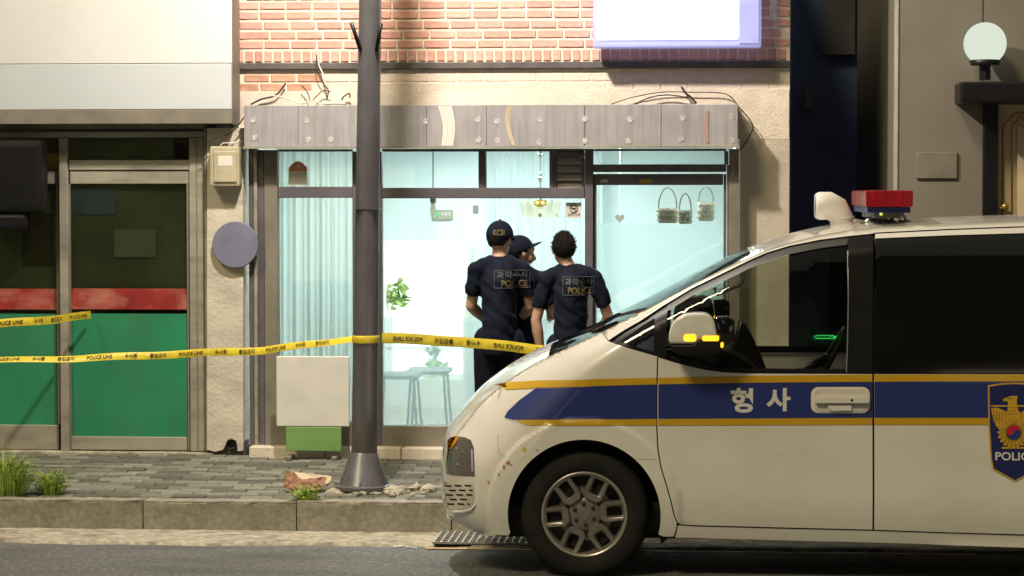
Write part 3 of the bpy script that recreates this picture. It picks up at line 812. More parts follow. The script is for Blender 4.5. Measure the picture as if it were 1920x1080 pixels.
# things seen dimly behind the glass
tag(pbox('round_clock', M_alu_s, None, 328, 352, 264, 296, YL + .3, .05, .012), 'square dark wall clock behind the transom of the green shop', 'clock')
tag(pbox('pane_sheet', mat('pale_blue_glint', (0.34, 0.42, 0.62), .6), None, 132, 216, 352, 402, YL + .055, .003), 'pale blue sheet standing in for a reflection in the green shop door', 'notice')  # blue-white reflection in the pane, built as a coloured sheet
tag(pbox('pane_sheet', M_paper, None, 214, 292, 430, 482, YL + .052, .003), 'off white paper notice at the middle of the green shop door', 'notice')
tag(pbox('pane_sheet', mat('brown_sheet', (0.22, 0.17, 0.11), .7), None, 40, 100, 400, 500, YL + .09, .003), 'brown paper poster behind the left pane of the green shop', 'notice')
tag(pbox('yellow_sheet', mat('yellow_sheet', (0.34, 0.30, 0.02), .7), None, 82, 112, 288, 316, YL + .1, .004), 'dull yellow card behind the mid post of the green shop', 'notice')
# signboard above
YB = 17.10
sb = thing('sign_board', 'large pale blank sign board above the green front shop', 'sign', atY(220, 236, YB))
pbox('box_body', M_alu_s, sb, -300, 436, -140, 232, YB + .02, .28, .01)
pbox('face_panel', M_sign, sb, -298, 434, -136, 120, YB, .018, .004)
pbox('lower_panel', M_sign2, sb, -298, 434, 120.6, 206, YB, .018, .004)
pbox('dark_trim', M_alu_s, sb, -299, 435, 206.5, 233, YB - .004, .022, .004)
# black round hanging thing in the corner
hg = thing('black_fan', 'black extractor box at the left edge under the sign board', 'fan', atY(30, 420, 17.1))
pbox('hood', M_black, hg, -60, 78, 262, 400, 17.05, .2, .05, 3)
pbox('spout', M_black, hg, -40, 50, 400, 430, 17.08, .14, .03, 2)

# white washed pier between the shops, meter box, drain pipe
pier = thing('masonry_pier', 'white washed pier between the two shops with broken foot', 'pier', atY(420, 845, YL - .05))
k = MB(); yy = YL - .06
poly = pxpoly([(388, 843), (388, 545), (388, 240), (456, 240), (456, 845), (446, 846), (443, 826), (432, 822), (424, 832), (418, 843), (404, 847)], yy)
k.prism(poly, yy, YW + .3); k.build('shaft', M_pier, pier)
pbox('edge_strip', M_alu_s, pier, 384.5, 388, 240, 846, yy + .01, .1)
box('foot', M_ledge, pier, X(388, yy, 846), X(458, yy, 846), yy + .03, YW, .05, pave_z(17.3) + .10)
c = atY(434, 833, yy)
MB().lathe([(.030, .06), (.030, -.03), (.040, -.03), (.040, .06)], (c.x, c.y + .02, c.z), 'Y', 18).build('drain_pipe', M_black, pier, smooth=True)
mb = thing('meter_box', 'weathered beige electricity meter box high on the pier', 'meter box', atY(420, 350, yy))
pbox('case', M_meter, mb, 393, 449, 274, 349, yy - .12, .118, .016, 2)
pbox('cover', M_meter, mb, 400, 444, 283, 342, yy - .132, .02, .01, 2)
pbox('dial', M_paper, mb, 408, 436, 292, 312, yy - .134, .01, .004)
MB().tube([atY(412, 276, yy - .06), atY(418, 268, yy - .06), atY(440, 268, yy - .05), atY(455, 262, yy - .02)], .006, 6).build('lead', M_cable_w, mb, smooth=True)
bs = thing('blue_sign', 'small dull blue round sign fixed to the pier', 'sign', atY(440, 512, yy - .05))
c = atY(441, 459, yy - .05); MB().lathe([(.001, 0), (.165, 0), (.17, .006), (.17, .02), (.001, .02)], c, 'Y', 32).build('plate', M_bluesign, bs, angle=40); pbox('bracket', M_alu, bs, 420, 440, 430, 480, yy - .03, .028)
# white board standing in front of the curtained window
wb = thing('white_board', 'white standing board with green foot band before the curtained window', 'board', atY(588, 852, 17.05))
pbox('panel', M_paper, wb, 518, 655, 668, 800, 17.05, .03, .006); pbox('green_band', mat('pale_green_print', (0.16, 0.30, 0.09), .6), wb, 536, 640, 800.6, 846, 17.05, .03, .004)
for a in (545, 630): 
    p = atY(a, 850, 17.1); box('foot', M_alu_s, wb, p.x - .02, p.x + .02, 17.0, 17.22, pave_z(17.1), pave_z(17.1) + .03, .004)

# =================================================================== LIT SIGN BOX
YX = 17.18
lb = thing('light_box_sign', 'glowing white light box sign with blue casing on the brick wall', 'sign', atY(1250, 85, YX))
pbox('casing', mat('blue_casing', (0.26, 0.28, 0.58), .4, var=.1, coat=.3, emit=(.50, .50, 1.0), estr=.55), lb, 1112, 1428, -210, 88, YX + .01, .18, .012, 2)
pbox('lit_face', emis('sign_glow', (1.0, 0.98, 1.0), 3.2), lb, 1120, 1384, -202, 74, YX - .006, .02, .004)
pbox('side_face', mat('blue_trim', (0.30, 0.33, 0.66), .4, emit=(.45, .47, 1.0), estr=.35), lb, 1386, 1424, -202, 82, YX - .004, .02, .004)
for a in (1160, 1380):
    p = atY(a, 40, YW); MB().tube([(p.x, YX + .19, p.z), (p.x, YW, p.z)], .018, 8).build('bracket', M_alu, lb)

# =================================================================== RIGHT BUILDING AND ALLEY
al = thing('alley_back_house', 'dark house wall closing the narrow alley behind the brick building', 'building', atY(1580, 700, 23))
pbox('wall', M_alley, al, 1380, 1800, -300, 860, 23, .2)
pbox('grey_column', mat('alley_grey', (0.055, 0.055, 0.06), .9), al, 1545, 1604, -300, 102, 22.9, .1)
pbox('side_wall', M_alley, al, 1481.5, 1484, -300, 870, YW + .3, 5)
pbox('meter_plate', mat('alley_plate', (0.09, 0.10, 0.10), .7), al, 1510, 1527, 168, 203, 22.9, .08)
MB().tube([atY(1668, 275, 18.5), atY(1668, 600, 18.5)], .016, 8).build('pipe', mat('alley_pipe', (.2, .22, .22), .6), al)
rb = thing('stucco_house', 'grey stucco house with cream panelled door right of the alley', 'house', atY(1800, 850, 17.3))
YR = 17.25
pbox('wall', M_stucco, rb, 1683, 1842, -260, 870, YR, 4.5)
pbox('corner_trim', M_pillar, rb, 1679.5, 1683, -260, 870, YR - .01, .2)
pbox('upper_wall', M_stucco, rb, 1842.5, 2300, -260, 192, YR, 1.0)
pbox('dark_column', M_black, rb, 1842.5, 1869, 193, 870, YR - .05, .3, .006)
pbox('canopy', M_black, rb, 1800, 2300, 152, 192, YR - .35, .4, .02, 2)
pbox('name_plate', M_alu_s, rb, 1718, 1795, 285, 335, YR - .02, .018, .004)
dr = pbox('door', M_cream, rb, 1869.5, 2120, 192.5, 862, YR + .06, .05)
yd = YR + .058
def moulding(off, m, r):
    pts = [(1881 + off, 850), (1881 + off, 240), (1884 + off, 232), (1892 + off, 226), (1898 + off, 218), (1906 + off * .8, 212 + off * .8), (1990, 210 + off * .8), (2080 - off, 240), (2080 - off, 850)]
    MB().tube([atY(a, b, yd) for a, b in pts], r, 6).build('moulding', m, dr, smooth=True)
moulding(0, M_brass, .008); moulding(16, M_brass, .007)
pbox('inset_panel', M_cream, dr, 1904, 2060, 236, 850, YR + .045, .02, .006)
c = atY(1884, 388, YR + .0)
k = MB(); k.ball((c.x, c.y, c.z), (.03, .03, .03), 12, 9); k.tube([(c.x, c.y, c.z), (c.x, c.y + .07, c.z)], .012, 8); k.tube([(c.x, c.y, c.z - .004), (c.x - .05, c.y - .005, c.z - .012)], [.014, .008], 8)
k.build('door_knob', M_brass, dr, smooth=True)
gl = thing('globe_lamp', 'lit round globe lamp above the dark canopy of the stucco house', 'lamp', atY(1845, 150, YR - .25))
c = atY(1847, 82, YR - .22)
MB().ball(c, .15, 24, 16).build('globe', emis('globe_glow', (0.80, 0.88, 0.74), 0.9), gl, smooth=True)
MB().lathe([(.10, -.15), (.11, -.12), (.07, -.10)], c, 'Z', 20).build('collar', M_black, gl, smooth=True)
p = atY(1847, 150, YR - .22)
MB().tube([(c.x, c.y, c.z - .13), (c.x, c.y, p.z + .0)], .04, 10).build('stand', M_black, gl)

# =================================================================== STREET LAMP
YPOLE = 15.72
pb_ = atY(682, 905, YPOLE)
base = Vector((pb_.x, YPOLE, pave_z(YPOLE)))
sl = thing('street_lamp', 'dark grey steel lamp post with flared gusseted foot at the kerb', 'street lamp', base)
top_x = X(694, YPOLE, 0)
def pole_x(z): return base.x + (top_x - base.x) * (z - base.z) / (Z(0, YPOLE) - base.z)
zz = list(np.linspace(base.z, 5.9, 12))
MB().tube([(pole_x(z), YPOLE, z) for z in zz], [.088 - .0022 * i for i in range(12)], 28).build('pole', M_pole, sl, smooth=True)
fl = MB().lathe([(.001, base.z + .045), (.17, base.z + .045), (.186, base.z + .035), (.186, base.z + .012), (.001, base.z + .012)], (base.x, YPOLE, 0), 'Z', 32).build('flange', M_pole, sl, angle=40)
for i in range(6):
    a = R(30 + 60 * i); k = MB(); dx, dy = math.cos(a), math.sin(a); nx, ny = -dy * .006, dx * .006
    P = [(.07, .044), (.172, .044), (.166, .07), (.085, .24), (.07, .24)]
    f0 = [(base.x + dx * r_ + nx, YPOLE + dy * r_ + ny, base.z + h) for r_, h in P]; f1 = [(base.x + dx * r_ - nx, YPOLE + dy * r_ - ny, base.z + h) for r_, h in P]
    va = [k.bm.verts.new(p) for p in f0]; vb = [k.bm.verts.new(p) for p in f1]
    k.bm.faces.new(va); k.bm.faces.new(vb[::-1])
    for j in range(5): k.bm.faces.new((va[j], vb[j], vb[(j+1) % 5], va[(j+1) % 5]))
    k.build('gusset', M_pole, sl)
for i in range(6):
    a = R(60 * i); MB().lathe([(.016, 0), (.016, .018), (.008, .02), (.008, .036), (.001, .036)], (base.x + .145 * math.cos(a), YPOLE + .145 * math.sin(a), base.z + .045), 'Z', 6).build('bolt', M_alu_l, sl)
# flared skirt plates of the foot
k = MB(); k.lathe([(.168, base.z + .046), (.160, base.z + .06), (.092, base.z + .25), (.086, base.z + .26)], (base.x, YPOLE, 0), 'Z', 24)
k.build('skirt', M_pole, sl, smooth=True)
box('fixing_band', M_pole, sl, pole_x(2.0) - .083, pole_x(2.0) + .083, YPOLE - .083, YPOLE + .083, 2.0, 2.004)
for s, a, b in ((-1, (676, 95), (659, 42)), (1, (706, 95), (714.5, 44))):
    p0, p1 = atY(*a, YPOLE - .06), atY(*b, YPOLE - .10)
    MB().tube([p0, p1], .013, 8).build('flag_holder', M_black, sl, smooth=True)
zl = 5.75; xl = pole_x(zl)
MB().tube([(xl, YPOLE, zl), (xl, YPOLE - .3, zl + .2), (xl, YPOLE - .9, zl + .3)], .03, 10).build('arm', M_pole, sl, smooth=True)
hd = box('lamp_head', M_alu, sl, xl - .14, xl + .14, YPOLE - 1.35, YPOLE - .8, zl + .24, zl + .34, .03, 2)
box('lens', emis('street_lamp_glow', (1.0, 0.86, 0.66), 12), hd, xl - .11, xl + .11, YPOLE - 1.3, YPOLE - .86, zl + .222, zl + .238)
ld = bpy.data.lights.new('lamp_light', 'AREA'); ld.shape = 'RECTANGLE'; ld.size = .2; ld.size_y = .4; ld.energy = 760; ld.color = (1.0, 0.89, 0.79)
lo = bpy.data.objects.new('lamp_light', ld); C.objects.link(lo); lo.location = (xl, YPOLE - 1.05, zl + .21)
lo.rotation_euler = Vector((0.12, 0.75, -1)).to_track_quat('-Z', 'Y').to_euler(); lo.parent = sl; lo.matrix_parent_inverse = Matrix.Translation(-sl.location)

# =================================================================== POLICE TAPE
def tape(pts, wid, label, text, t0=0.03, step_=None, tilt=0.0, mirror=False, th=.58, droop=0.0):
    """pts: 3D points on the centre line; ribbon of height wid"""
    P = [Vector(p) for p in pts]; dense = []
    for i in range(len(P) - 1):
        for j in range(24): 
            t = j / 24; q = P[i].lerp(P[i+1], t); q.z -= droop * 4 * t * (1 - t); dense.append(q)
    dense.append(P[-1]); S = [0]
    for a, b in zip(dense, dense[1:]): S.append(S[-1] + (b - a).length)
    def at(s):
        s = min(max(s, 0), S[-1]); i = max(j for j in range(len(S)) if S[j] <= s + 1e-9); i = min(i, len(dense) - 2)
        return dense[i].lerp(dense[i+1], (s - S[i]) / max(1e-9, S[i+1] - S[i]))
    def frame(s, h, lift):
        p = at(s); tl = tilt + .35 * math.sin(s * 2.1) * (1 if tilt else .3)
        u = Vector((0, math.sin(tl), math.cos(tl))); n = Vector((0, -math.cos(tl), math.sin(tl)))
        return p + u * (h + .004 * math.sin(s * 9)) + n * lift
    k = MB(); prev = None; n = int(S[-1] / .04)
    for i in range(n + 1):
        s = S[-1] * i / n; cur = [k.bm.verts.new(frame(s, h * wid, .003 * math.cos(h * 6))) for h in (-.5, -.2, .2, .5)]
        if prev:
            for j in range(3): k.bm.faces.new((prev[j], cur[j], cur[j+1], prev[j+1]))
        prev = cur
    o = k.build('police_tape', M_tape, None, smooth=True); tag(o, label, 'tape', 'yellow police tapes')
    if text:
        s = t0; i = 0
        while s < S[-1] - .1:
            bm = text_bm(text[i % len(text)], wid * th * 1.1, .012 * wid); L = max(v.co.x for v in bm.verts)
            kk = MB()
            if s + L < S[-1]:
                for v in bm.verts:
                    xx = (L - v.co.x) if mirror else v.co.x
                    v.co = frame(s + xx, v.co.y - wid * th * .42, .004)
                kk.merge(bm); kk.build('lettering', M_ink, o, fix=False)
            else: bm.free(); kk.bm.free()
            s += L + .09; i += 1
    return o
TX = ['수사중', '출입금지', 'POLICE LINE']
YT = 16.35
tape([atY(-200, 678, YT), atY(140, 672, YT), atY(330, 664, YT - .05), atY(490, 657, YT - .2), atY(668, 634, YPOLE - .02)], .052, 'lower yellow police tape from the left edge to the lamp post', TX, t0=.33, tilt=.45)
tape([atY(-200, 618, YT + .2), atY(60, 603, YT + .3), atY(170, 591, YL - .03)], .058, 'upper yellow police tape running to the door of the green shop', TX, t0=.3, tilt=-.2)
tape([atY(716, 634, YPOLE), atY(860, 640, 16.0), atY(1000, 655, 16.2), atY(1290, 672, 16.3), atY(1560, 684, 16.4), atY(1900, 690, 16.5)], .070, 'wide yellow police tape from the lamp post across the shop front', TX[::-1], t0=.08, mirror=True, th=.5)
k = MB(); zt_ = Z(637, YPOLE); 
k.lathe([(.0885, zt_ - .024), (.091, zt_ - .014), (.0905, zt_ + .008), (.091, zt_ + .02), (.087, zt_ + .026)], (pole_x(zt_), YPOLE, 0), 'Z', 28)
tag(k.build('police_tape', M_tape, None, smooth=True), 'yellow police tape wrapped round the lamp post', 'tape', 'yellow police tapes')

# =================================================================== LOOSE CABLES
def cable(pts, r, m, label):
    P = [Vector(p) for p in pts]; Q = []
    for i in range(len(P) - 1):
        a, b, c_, d = P[max(i-1, 0)], P[i], P[i+1], P[min(i+2, len(P)-1)]
        for j in range(5):
            t = j / 5; Q.append(.5 * ((2*b) + (c_-a)*t + (2*a-5*b+4*c_-d)*t*t + (3*b-a-3*c_+d)*t**3))
    Q.append(P[-1])
    return tag(MB().tube(Q, r, 6).build('cable', m, None, smooth=True), label, 'cable', 'loose cables above the shop fascia')
def cp(l, y): return [atY(a, b, y) for a, b in l]
yc = YW - .05
cable(cp([(596, 100), (598, 122), (606, 140), (612, 165), (616, 188)], yc), .006, M_cable_w, 'white cable hanging down the bricks beside the lamp post')
cable(cp([(594, 102), (593, 120), (595, 138), (606, 156), (616, 170), (612, 186)], yc - .01), .004, M_cable_b, 'thin black cable hanging beside the white one')
cable(cp([(470, 196), (490, 186), (512, 181), (524, 172), (536, 156)], yc), .007, M_cable_b, 'black cable stub rising above the fascia at the left')
cable(cp([(512, 180), (530, 182), (550, 190), (566, 194), (590, 188), (600, 196)], yc - .03), .006, M_cable_w, 'white cable curling along the fascia top at the left')
cable(cp([(566, 160), (578, 176), (582, 190), (596, 178), (606, 170), (622, 172)], yc - .02), .004, M_cable_b, 'tangled thin black cable above the fascia')
cable(cp([(640, 190), (644, 182), (655, 175), (656, 184)], yc - .02), .006, M_cable_b, 'short black cable end beside the lamp post')
cable(cp([(384, 268), (430, 250), (446, 236), (470, 200)], YL - .15), .005, M_cable_b, 'black cable sagging from sign board to fascia')
cable(cp([(1145, 196), (1180, 184), (1240, 173), (1300, 173), (1360, 176), (1384, 198)], yc), .004, M_cable_b, 'long thin cable arching over the right end of the fascia')
cable(cp([(1190, 196), (1215, 184), (1250, 178), (1290, 183)], yc - .01), .005, M_cable_b, 'short cable arch inside the long one on the right')
cable(cp([(1278, 163), (1286, 175), (1296, 183), (1306, 194)], yc - .02), .009, M_cable_b, 'thick black cable joint above the fascia at the right')
cable(cp([(1384, 200), (1404, 222), (1412, 240), (1400, 264), (1388, 282)], YW - .1), .005, M_cable_b, 'black cable looping down past the fascia end')
tag(pbox('cable_tray', M_cable_w, None, 603, 648, 189, 196, yc - .06, .05, .004), 'small white cable tray on the fascia beside the lamp post', 'tray')

# =================================================================== LITTER, WEEDS AND RUBBLE
def weed(px, py, n, h, spread, label):
    p = atZ(px, py, .122); rr = random.Random(int(px) + 5); k = MB()
    for i in range(n):
        a = rr.uniform(0, 2 * math.pi); r0 = rr.uniform(0, spread * .75); hh = h * rr.uniform(.2, 1.1); le = rr.uniform(.1, 1.35) ** 1.3 * spread
        b0 = Vector((p.x + r0 * math.cos(a), p.y + r0 * math.sin(a) * .5, pave_z(p.y) - .005))
        d = Vector((math.cos(a), math.sin(a) * .7, 0)); w = d.cross(Vector((0, 0, 1))) * rr.uniform(.0022, .005)
        m1 = b0 + d * le * .35 + Vector((0, 0, hh * .65)); tip = b0 + d * le + Vector((0, 0, hh * rr.uniform(.7, 1.05)))
        v = [k.bm.verts.new(q) for q in (b0 - w, b0 + w, m1 + w * 1.2, m1 - w * 1.2, tip)]
        k.bm.faces.new((v[0], v[1], v[2], v[3])); k.bm.faces.new((v[3], v[2], v[4]))
        if rr.random() < .25:
            q = m1 + Vector((rr.uniform(-.02, .02), rr.uniform(-.02, .02), rr.uniform(-.01, .02))); s = rr.uniform(.008, .016)
            k.face([q - w * 2, q + Vector((s, 0, s)), q + w * 2 + Vector((0, 0, s)), q + Vector((-s, 0, s * .3))])
    return tag(k.build('weed_tuft', M_leaf, None, fix=False), label, 'weed', 'weeds along the kerb')
weed(10, 926, 520, .30, .19, 'largest green weed clump at the left edge of the pavement')
weed(96, 926, 280, .18, .12, 'middle sized weed tuft beside the large clump')
weed(573, 936, 170, .11, .09, 'small weed tuft on the kerb beside the paper bag')
# crumpled paper bag
pc = atZ(576, 918, .14)
pbg = thing('paper_bag', 'crumpled brown paper bag lying beside the lamp post foot', 'bag', (pc.x, pc.y, pave_z(pc.y)))
def crumple(name, m, pts, par, seed, amp=.008):
    k = MB(); rr = random.Random(seed); nx, ny = 10, 6; g = []
    for j in range(ny + 1):
        row_ = []
        for i in range(nx + 1):
            u, v_ = i / nx, j / ny
            q = (Vector(pts[0]) * (1-u) + Vector(pts[1]) * u) * (1 - v_) + (Vector(pts[3]) * (1-u) + Vector(pts[2]) * u) * v_
            q += Vector((rr.uniform(-amp, amp), rr.uniform(-amp, amp), rr.uniform(-amp, amp))); q.z = max(q.z, pave_z(q.y) + .004); row_.append(k.bm.verts.new(q))
        g.append(row_)
    for j in range(ny):
        for i in range(nx): k.bm.faces.new((g[j][i], g[j][i+1], g[j+1][i+1], g[j+1][i]))
    return k.build(name, m, par)
yb_ = pc.y; z0 = pave_z(yb_)
def bp(px, py, dy): return atY(px, py, yb_ + dy)
crumple('back_sheet', M_kraft_l, [bp(548, 884, .10), bp(622, 892, .06), bp(616, 912, .02), bp(556, 906, .02)], pbg, 1, .004)
crumple('front_fold', M_kraft, [bp(531, 882, .02), bp(552, 884, .06), bp(580, 916, -.03), bp(534, 920, -.03)], pbg, 2)
crumple('lower_fold', M_kraft, [bp(552, 900, .02), bp(612, 896, .02), bp(600, 920, -.06), bp(536, 918, -.05)], pbg, 3, .01)
crumple('side_flap', M_kraft_l, [bp(598, 905, .0), bp(622, 892, .04), bp(618, 904, .0), bp(602, 914, -.04)], pbg, 4, .003)
# rubble round the lamp foot
k = MB(); rr = random.Random(11)
for i in range(90):
    a = rr.uniform(-2.9, .4); r_ = rr.uniform(.15, .36) * (1.25 if a > -1.1 else .9)
    x, y = base.x + r_ * math.cos(a) * 1.05, YPOLE + r_ * math.sin(a) * .62
    if y < YP0 + .03: continue
    s = rr.uniform(.008, .03) * (1.5 if a > -.9 else 1); b = bmesh.new(); bmesh.ops.create_icosphere(b, subdivisions=1, radius=s)
    for v in b.verts: v.co *= rr.uniform(.6, 1.25)
    k.merge(b, Matrix.Translation((x, y, pave_z(y) + s * .3)) @ Matrix.Rotation(rr.uniform(0, 6), 4, 'Z') @ Matrix.Diagonal((1.3, 1, .7, 1)))
tag(k.build('rubble', M_concrete, None), 'broken mortar crumbs heaped round the lamp post foot', 'rubble', kind='stuff')
k = MB()
for (a, b) in ((742, 1026), (752, 1025), (765, 1027), (776, 1028)):
    p = atZ(a, b, -.055); bm_ = bmesh.new(); bmesh.ops.create_icosphere(bm_, subdivisions=1, radius=.012)
    for v in bm_.verts: v.co *= rr.uniform(.6, 1.3)
    k.merge(bm_, Matrix.Translation((p.x, p.y, -.05)) @ Matrix.Diagonal((1.8, 1, .4, 1)))
tag(k.build('chips', M_letter, None), 'white chips scattered at the gutter edge left of the grate', 'chips', kind='stuff')

# =================================================================== POLICE VAN
YV, VW = 12.99, 1.95
YM = YV + VW / 2
van = thing('police_van', 'white police van with navy and yellow stripes parked at the kerb', 'van', (X(1500, YM, 1000), YM, 0))
# crown line of the body seen from the side: px, py, crown height, corner radius R (in the side view), r (inwards)
CR = [(908, 1001, .02, .10, .10, .35), (868, 991, .05, .20, .30, .42), (834, 977, .06, .30, .44, .5), (819, 950, .08, .34, .50, .5), (814, 905, .08, .36, .52, .5), (816, 862, .08, .38, .52, .5),
      (830, 812, .08, .42, .52, .6), (862, 768, .08, .44, .52, .7), (905, 722, .07, .44, .50, .9), (955, 684, .06, .42, .46, .97), (1010, 654, .045, .34, .42, .97),
      (1068, 629, .035, .22, .34, .97), (1134, 600, .03, .14, .28, .97), (1250, 541, .026, .12, .25, .97), (1367, 481, .026, .12, .25, .97), (1440, 452, .026, .12, .26, .97),
      (1514, 430, .03, .13, .28, .97), (1600, 416, .03, .14, .28, .97), (1720, 409, .03, .14, .28, .97), (1920, 402, .03, .14, .28, .97), (2200, 397, .03, .14, .28, .97),
      (2480, 398, .03, .14, .26, .97), (2570, 408, .035, .15, .24, .97), (2612, 440, .04, .16, .22, .97), (2632, 520, .04, .16, .2, .97), (2646, 700, .04, .16, .2, .97), (2652, 900, .04, .15, .2, .97), (2640, 1020, .03, .1, .14, .9)]
_c = []
for (a, b, c_, R_, r_, dep) in CR:
    p = atY(a, b, YV + dep); _c.append((p.x, p.z, c_, R_, r_, a))
_c = np.array(_c)
dense = []
for i in range(len(_c) - 1):
    a, b, c_, d = _c[max(i-1, 0)], _c[i], _c[i+1], _c[min(i+2, len(_c)-1)]
    for j in range(14):
        t = j / 14; dense.append(.5 * ((2*b) + (c_-a)*t + (2*a-5*b+4*c_-d)*t*t + (3*b-a-3*c_+d)*t**3))
dense.append(_c[-1]); dense = np.array(dense)
tan = np.gradient(dense[:, :2], axis=0); tan /= np.linalg.norm(tan, axis=1)[:, None]
nrm = np.stack([tan[:, 1], -tan[:, 0]], 1)
for _ in range(6): nrm[1:-1] = (nrm[:-2] + 2 * nrm[1:-1] + nrm[2:]) / 4
nrm /= np.linalg.norm(nrm, axis=1)[:, None]
CROWN = dense[:, :2]; RIM = CROWN + nrm * dense[:, 2:3]; RR, RI, RPX = dense[:, 3], dense[:, 4], dense[:, 5]
WF = atY(1095, 967, YV); WHEEL_F = (WF.x, WF.z); WHEEL_B = (WF.x + 3.27, WF.z); WR = 0.352
QMAX = .94
_sl = np.concatenate([[0], np.cumsum(np.linalg.norm(np.diff(RIM, axis=0), axis=1))]); _su = np.arange(0, _sl[-1], .014)
RU = np.stack([np.interp(_su, _sl, RIM[:, 0]), np.interp(_su, _sl, RIM[:, 1])], 1); RUR = np.interp(_su, _sl, RR); RUI = np.interp(_su, _sl, RI)
def inset(xz):
    """how far the body side lies inside the widest plane at side-view points (x, z)"""
    xz = np.atleast_2d(np.asarray(xz, float)); out = np.empty(len(xz))
    A, B = RIM[:-1], RIM[1:]; AB = B - A; L2 = (AB ** 2).sum(1)
    for s in range(0, len(xz), 2500):
        P = xz[s:s+2500]
        t = np.clip(((P[:, None, :] - A) * AB).sum(2) / L2, 0, 1)
        d0 = np.sqrt(((P[:, None, :] - A - t[..., None] * AB) ** 2).sum(2).min(1))
        e2 = np.maximum(((P[:, None, :] - RU) ** 2).sum(2), 1e-6)
        w6 = e2 ** -3; D = (w6.sum(1) * .014 / 1.1781) ** -.2                  # smooth distance, no ridge where two edges are equally near
        f = np.clip((d0 - .02) / .04, 0, 1); d = d0 * (1 - f) + D * f
        w = 1 / (e2 + (0.08 + d0[:, None] * .5) ** 2) ** 2; w /= w.sum(1)[:, None]
        Rr = (w * RUR).sum(1); Ri = (w * RUI).sum(1)
        q = 1 - np.minimum(d / Rr, 1); u = QMAX * q; val = Ri * (1 - np.sqrt(1 - u ** 2))
        z = P[:, 1]; x = P[:, 0]
        val += 0.11 * np.clip((z - 1.08) / .9, 0, 1) ** 1.35
        val += 0.05 * np.clip((.5 - z) / .3, 0, 1) ** 2
        for (wx, wz) in (WHEEL_F, WHEEL_B):
            rc = np.hypot(x - wx, z - wz); f = np.clip((.545 - rc) / .03, 0, 1); val -= .012 * f * f * (3 - 2 * f)
        out[s:s+2500] = val
    return out
def pv(px, py, off=0.0):
    """point of the near body side seen at this pixel -> (x, z)"""
    Y = YV
    for _ in range(7):
        p = atY(px, py, Y); Y = YV + float(inset([(p.x, p.z)])[0]) + off
    return (p.x, p.z)
def pvl(pts, off=0.0): return [pv(a, b, off) for a, b in pts]
def rim_seg(pxa, pxb, lo=0):
    i0 = lo + int(np.argmin(np.abs(RPX[lo:] - pxa))) if pxa is not None else 0
    i1 = lo + int(np.argmin(np.abs(RPX[lo:] - pxb))) if pxb is not None else len(RPX) - 1
    return [tuple(RIM[i]) for i in range(i0, i1 + 1)]
def skin_bm(poly, grid=.04):
    """well shaped triangles filling a side-view outline"""
    Q0 = [tuple(map(float, p)) for p in poly]; Q1 = []
    for p_, q_ in zip(Q0, Q0[1:] + Q0[:1]):                 # no edge longer than the grid, so borders follow the curve
        m_ = max(1, int(math.hypot(q_[0] - p_[0], q_[1] - p_[1]) / grid))
        Q1 += [(p_[0] + (q_[0] - p_[0]) * t_ / m_, p_[1] + (q_[1] - p_[1]) * t_ / m_) for t_ in range(m_)]
    P = np.array(Q1, float); n = len(P); a, b = P, np.roll(P, -1, 0); ab = b - a; l2 = np.maximum((ab ** 2).sum(1), 1e-12)
    gx_, gz_ = np.meshgrid(np.arange(P[:, 0].min() + grid / 2, P[:, 0].max(), grid), np.arange(P[:, 1].min() + grid / 2, P[:, 1].max(), grid))
    G = np.stack([gx_.ravel(), gz_.ravel()], 1)
    if len(G):
        ins = np.zeros(len(G), bool)
        for k_ in range(n):
            (x1, y1), (x2, y2) = a[k_], b[k_]
            c_ = ((y1 > G[:, 1]) != (y2 > G[:, 1])); xi = (x2 - x1) * (G[:, 1] - y1) / (y2 - y1 if y2 != y1 else 1e-12) + x1
            ins ^= c_ & (G[:, 0] < xi)
        G = G[ins]
    if len(G):
        keep = np.ones(len(G), bool)
        for s_ in range(0, len(G), 4000):
            Q = G[s_:s_+4000]; t = np.clip(((Q[:, None] - a) * ab).sum(2) / l2, 0, 1); d2 = ((Q[:, None] - a - t[..., None] * ab) ** 2).sum(2).min(1)
            keep[s_:s_+4000] = d2 > (grid * .4) ** 2
        G = G[keep]
    V = [Vector((float(x), float(z))) for x, z in P] + [Vector((float(x), float(z))) for x, z in G]
    vo, eo, fo, *_r = delaunay_2d_cdt(V, [(k_, (k_ + 1) % n) for k_ in range(n)], [list(range(n))], 1, 1e-6)
    bm = bmesh.new(); bv = [bm.verts.new((v.x, 0, v.y)) for v in vo]
    for f in fo:
        try: bm.faces.new([bv[q] for q in f])
        except ValueError: pass
    bm.verts.index_update(); return bm
def finish_skin(bm, off):
    co = np.array([(v.co.x, v.co.z) for v in bm.verts]); e = 2e-3
    y = inset(co); gx = (inset(co + (e, 0)) - inset(co - (e, 0))) / (2 * e); gz = (inset(co + (0, e)) - inset(co - (0, e))) / (2 * e)
    n = np.stack([gx, -np.ones(len(co)), gz], 1); n /= np.linalg.norm(n, axis=1)[:, None]
    for i, v in enumerate(bm.verts): v.co = Vector((co[i, 0], YV + y[i], co[i, 1])) - Vector(n[i]) * off
    return n
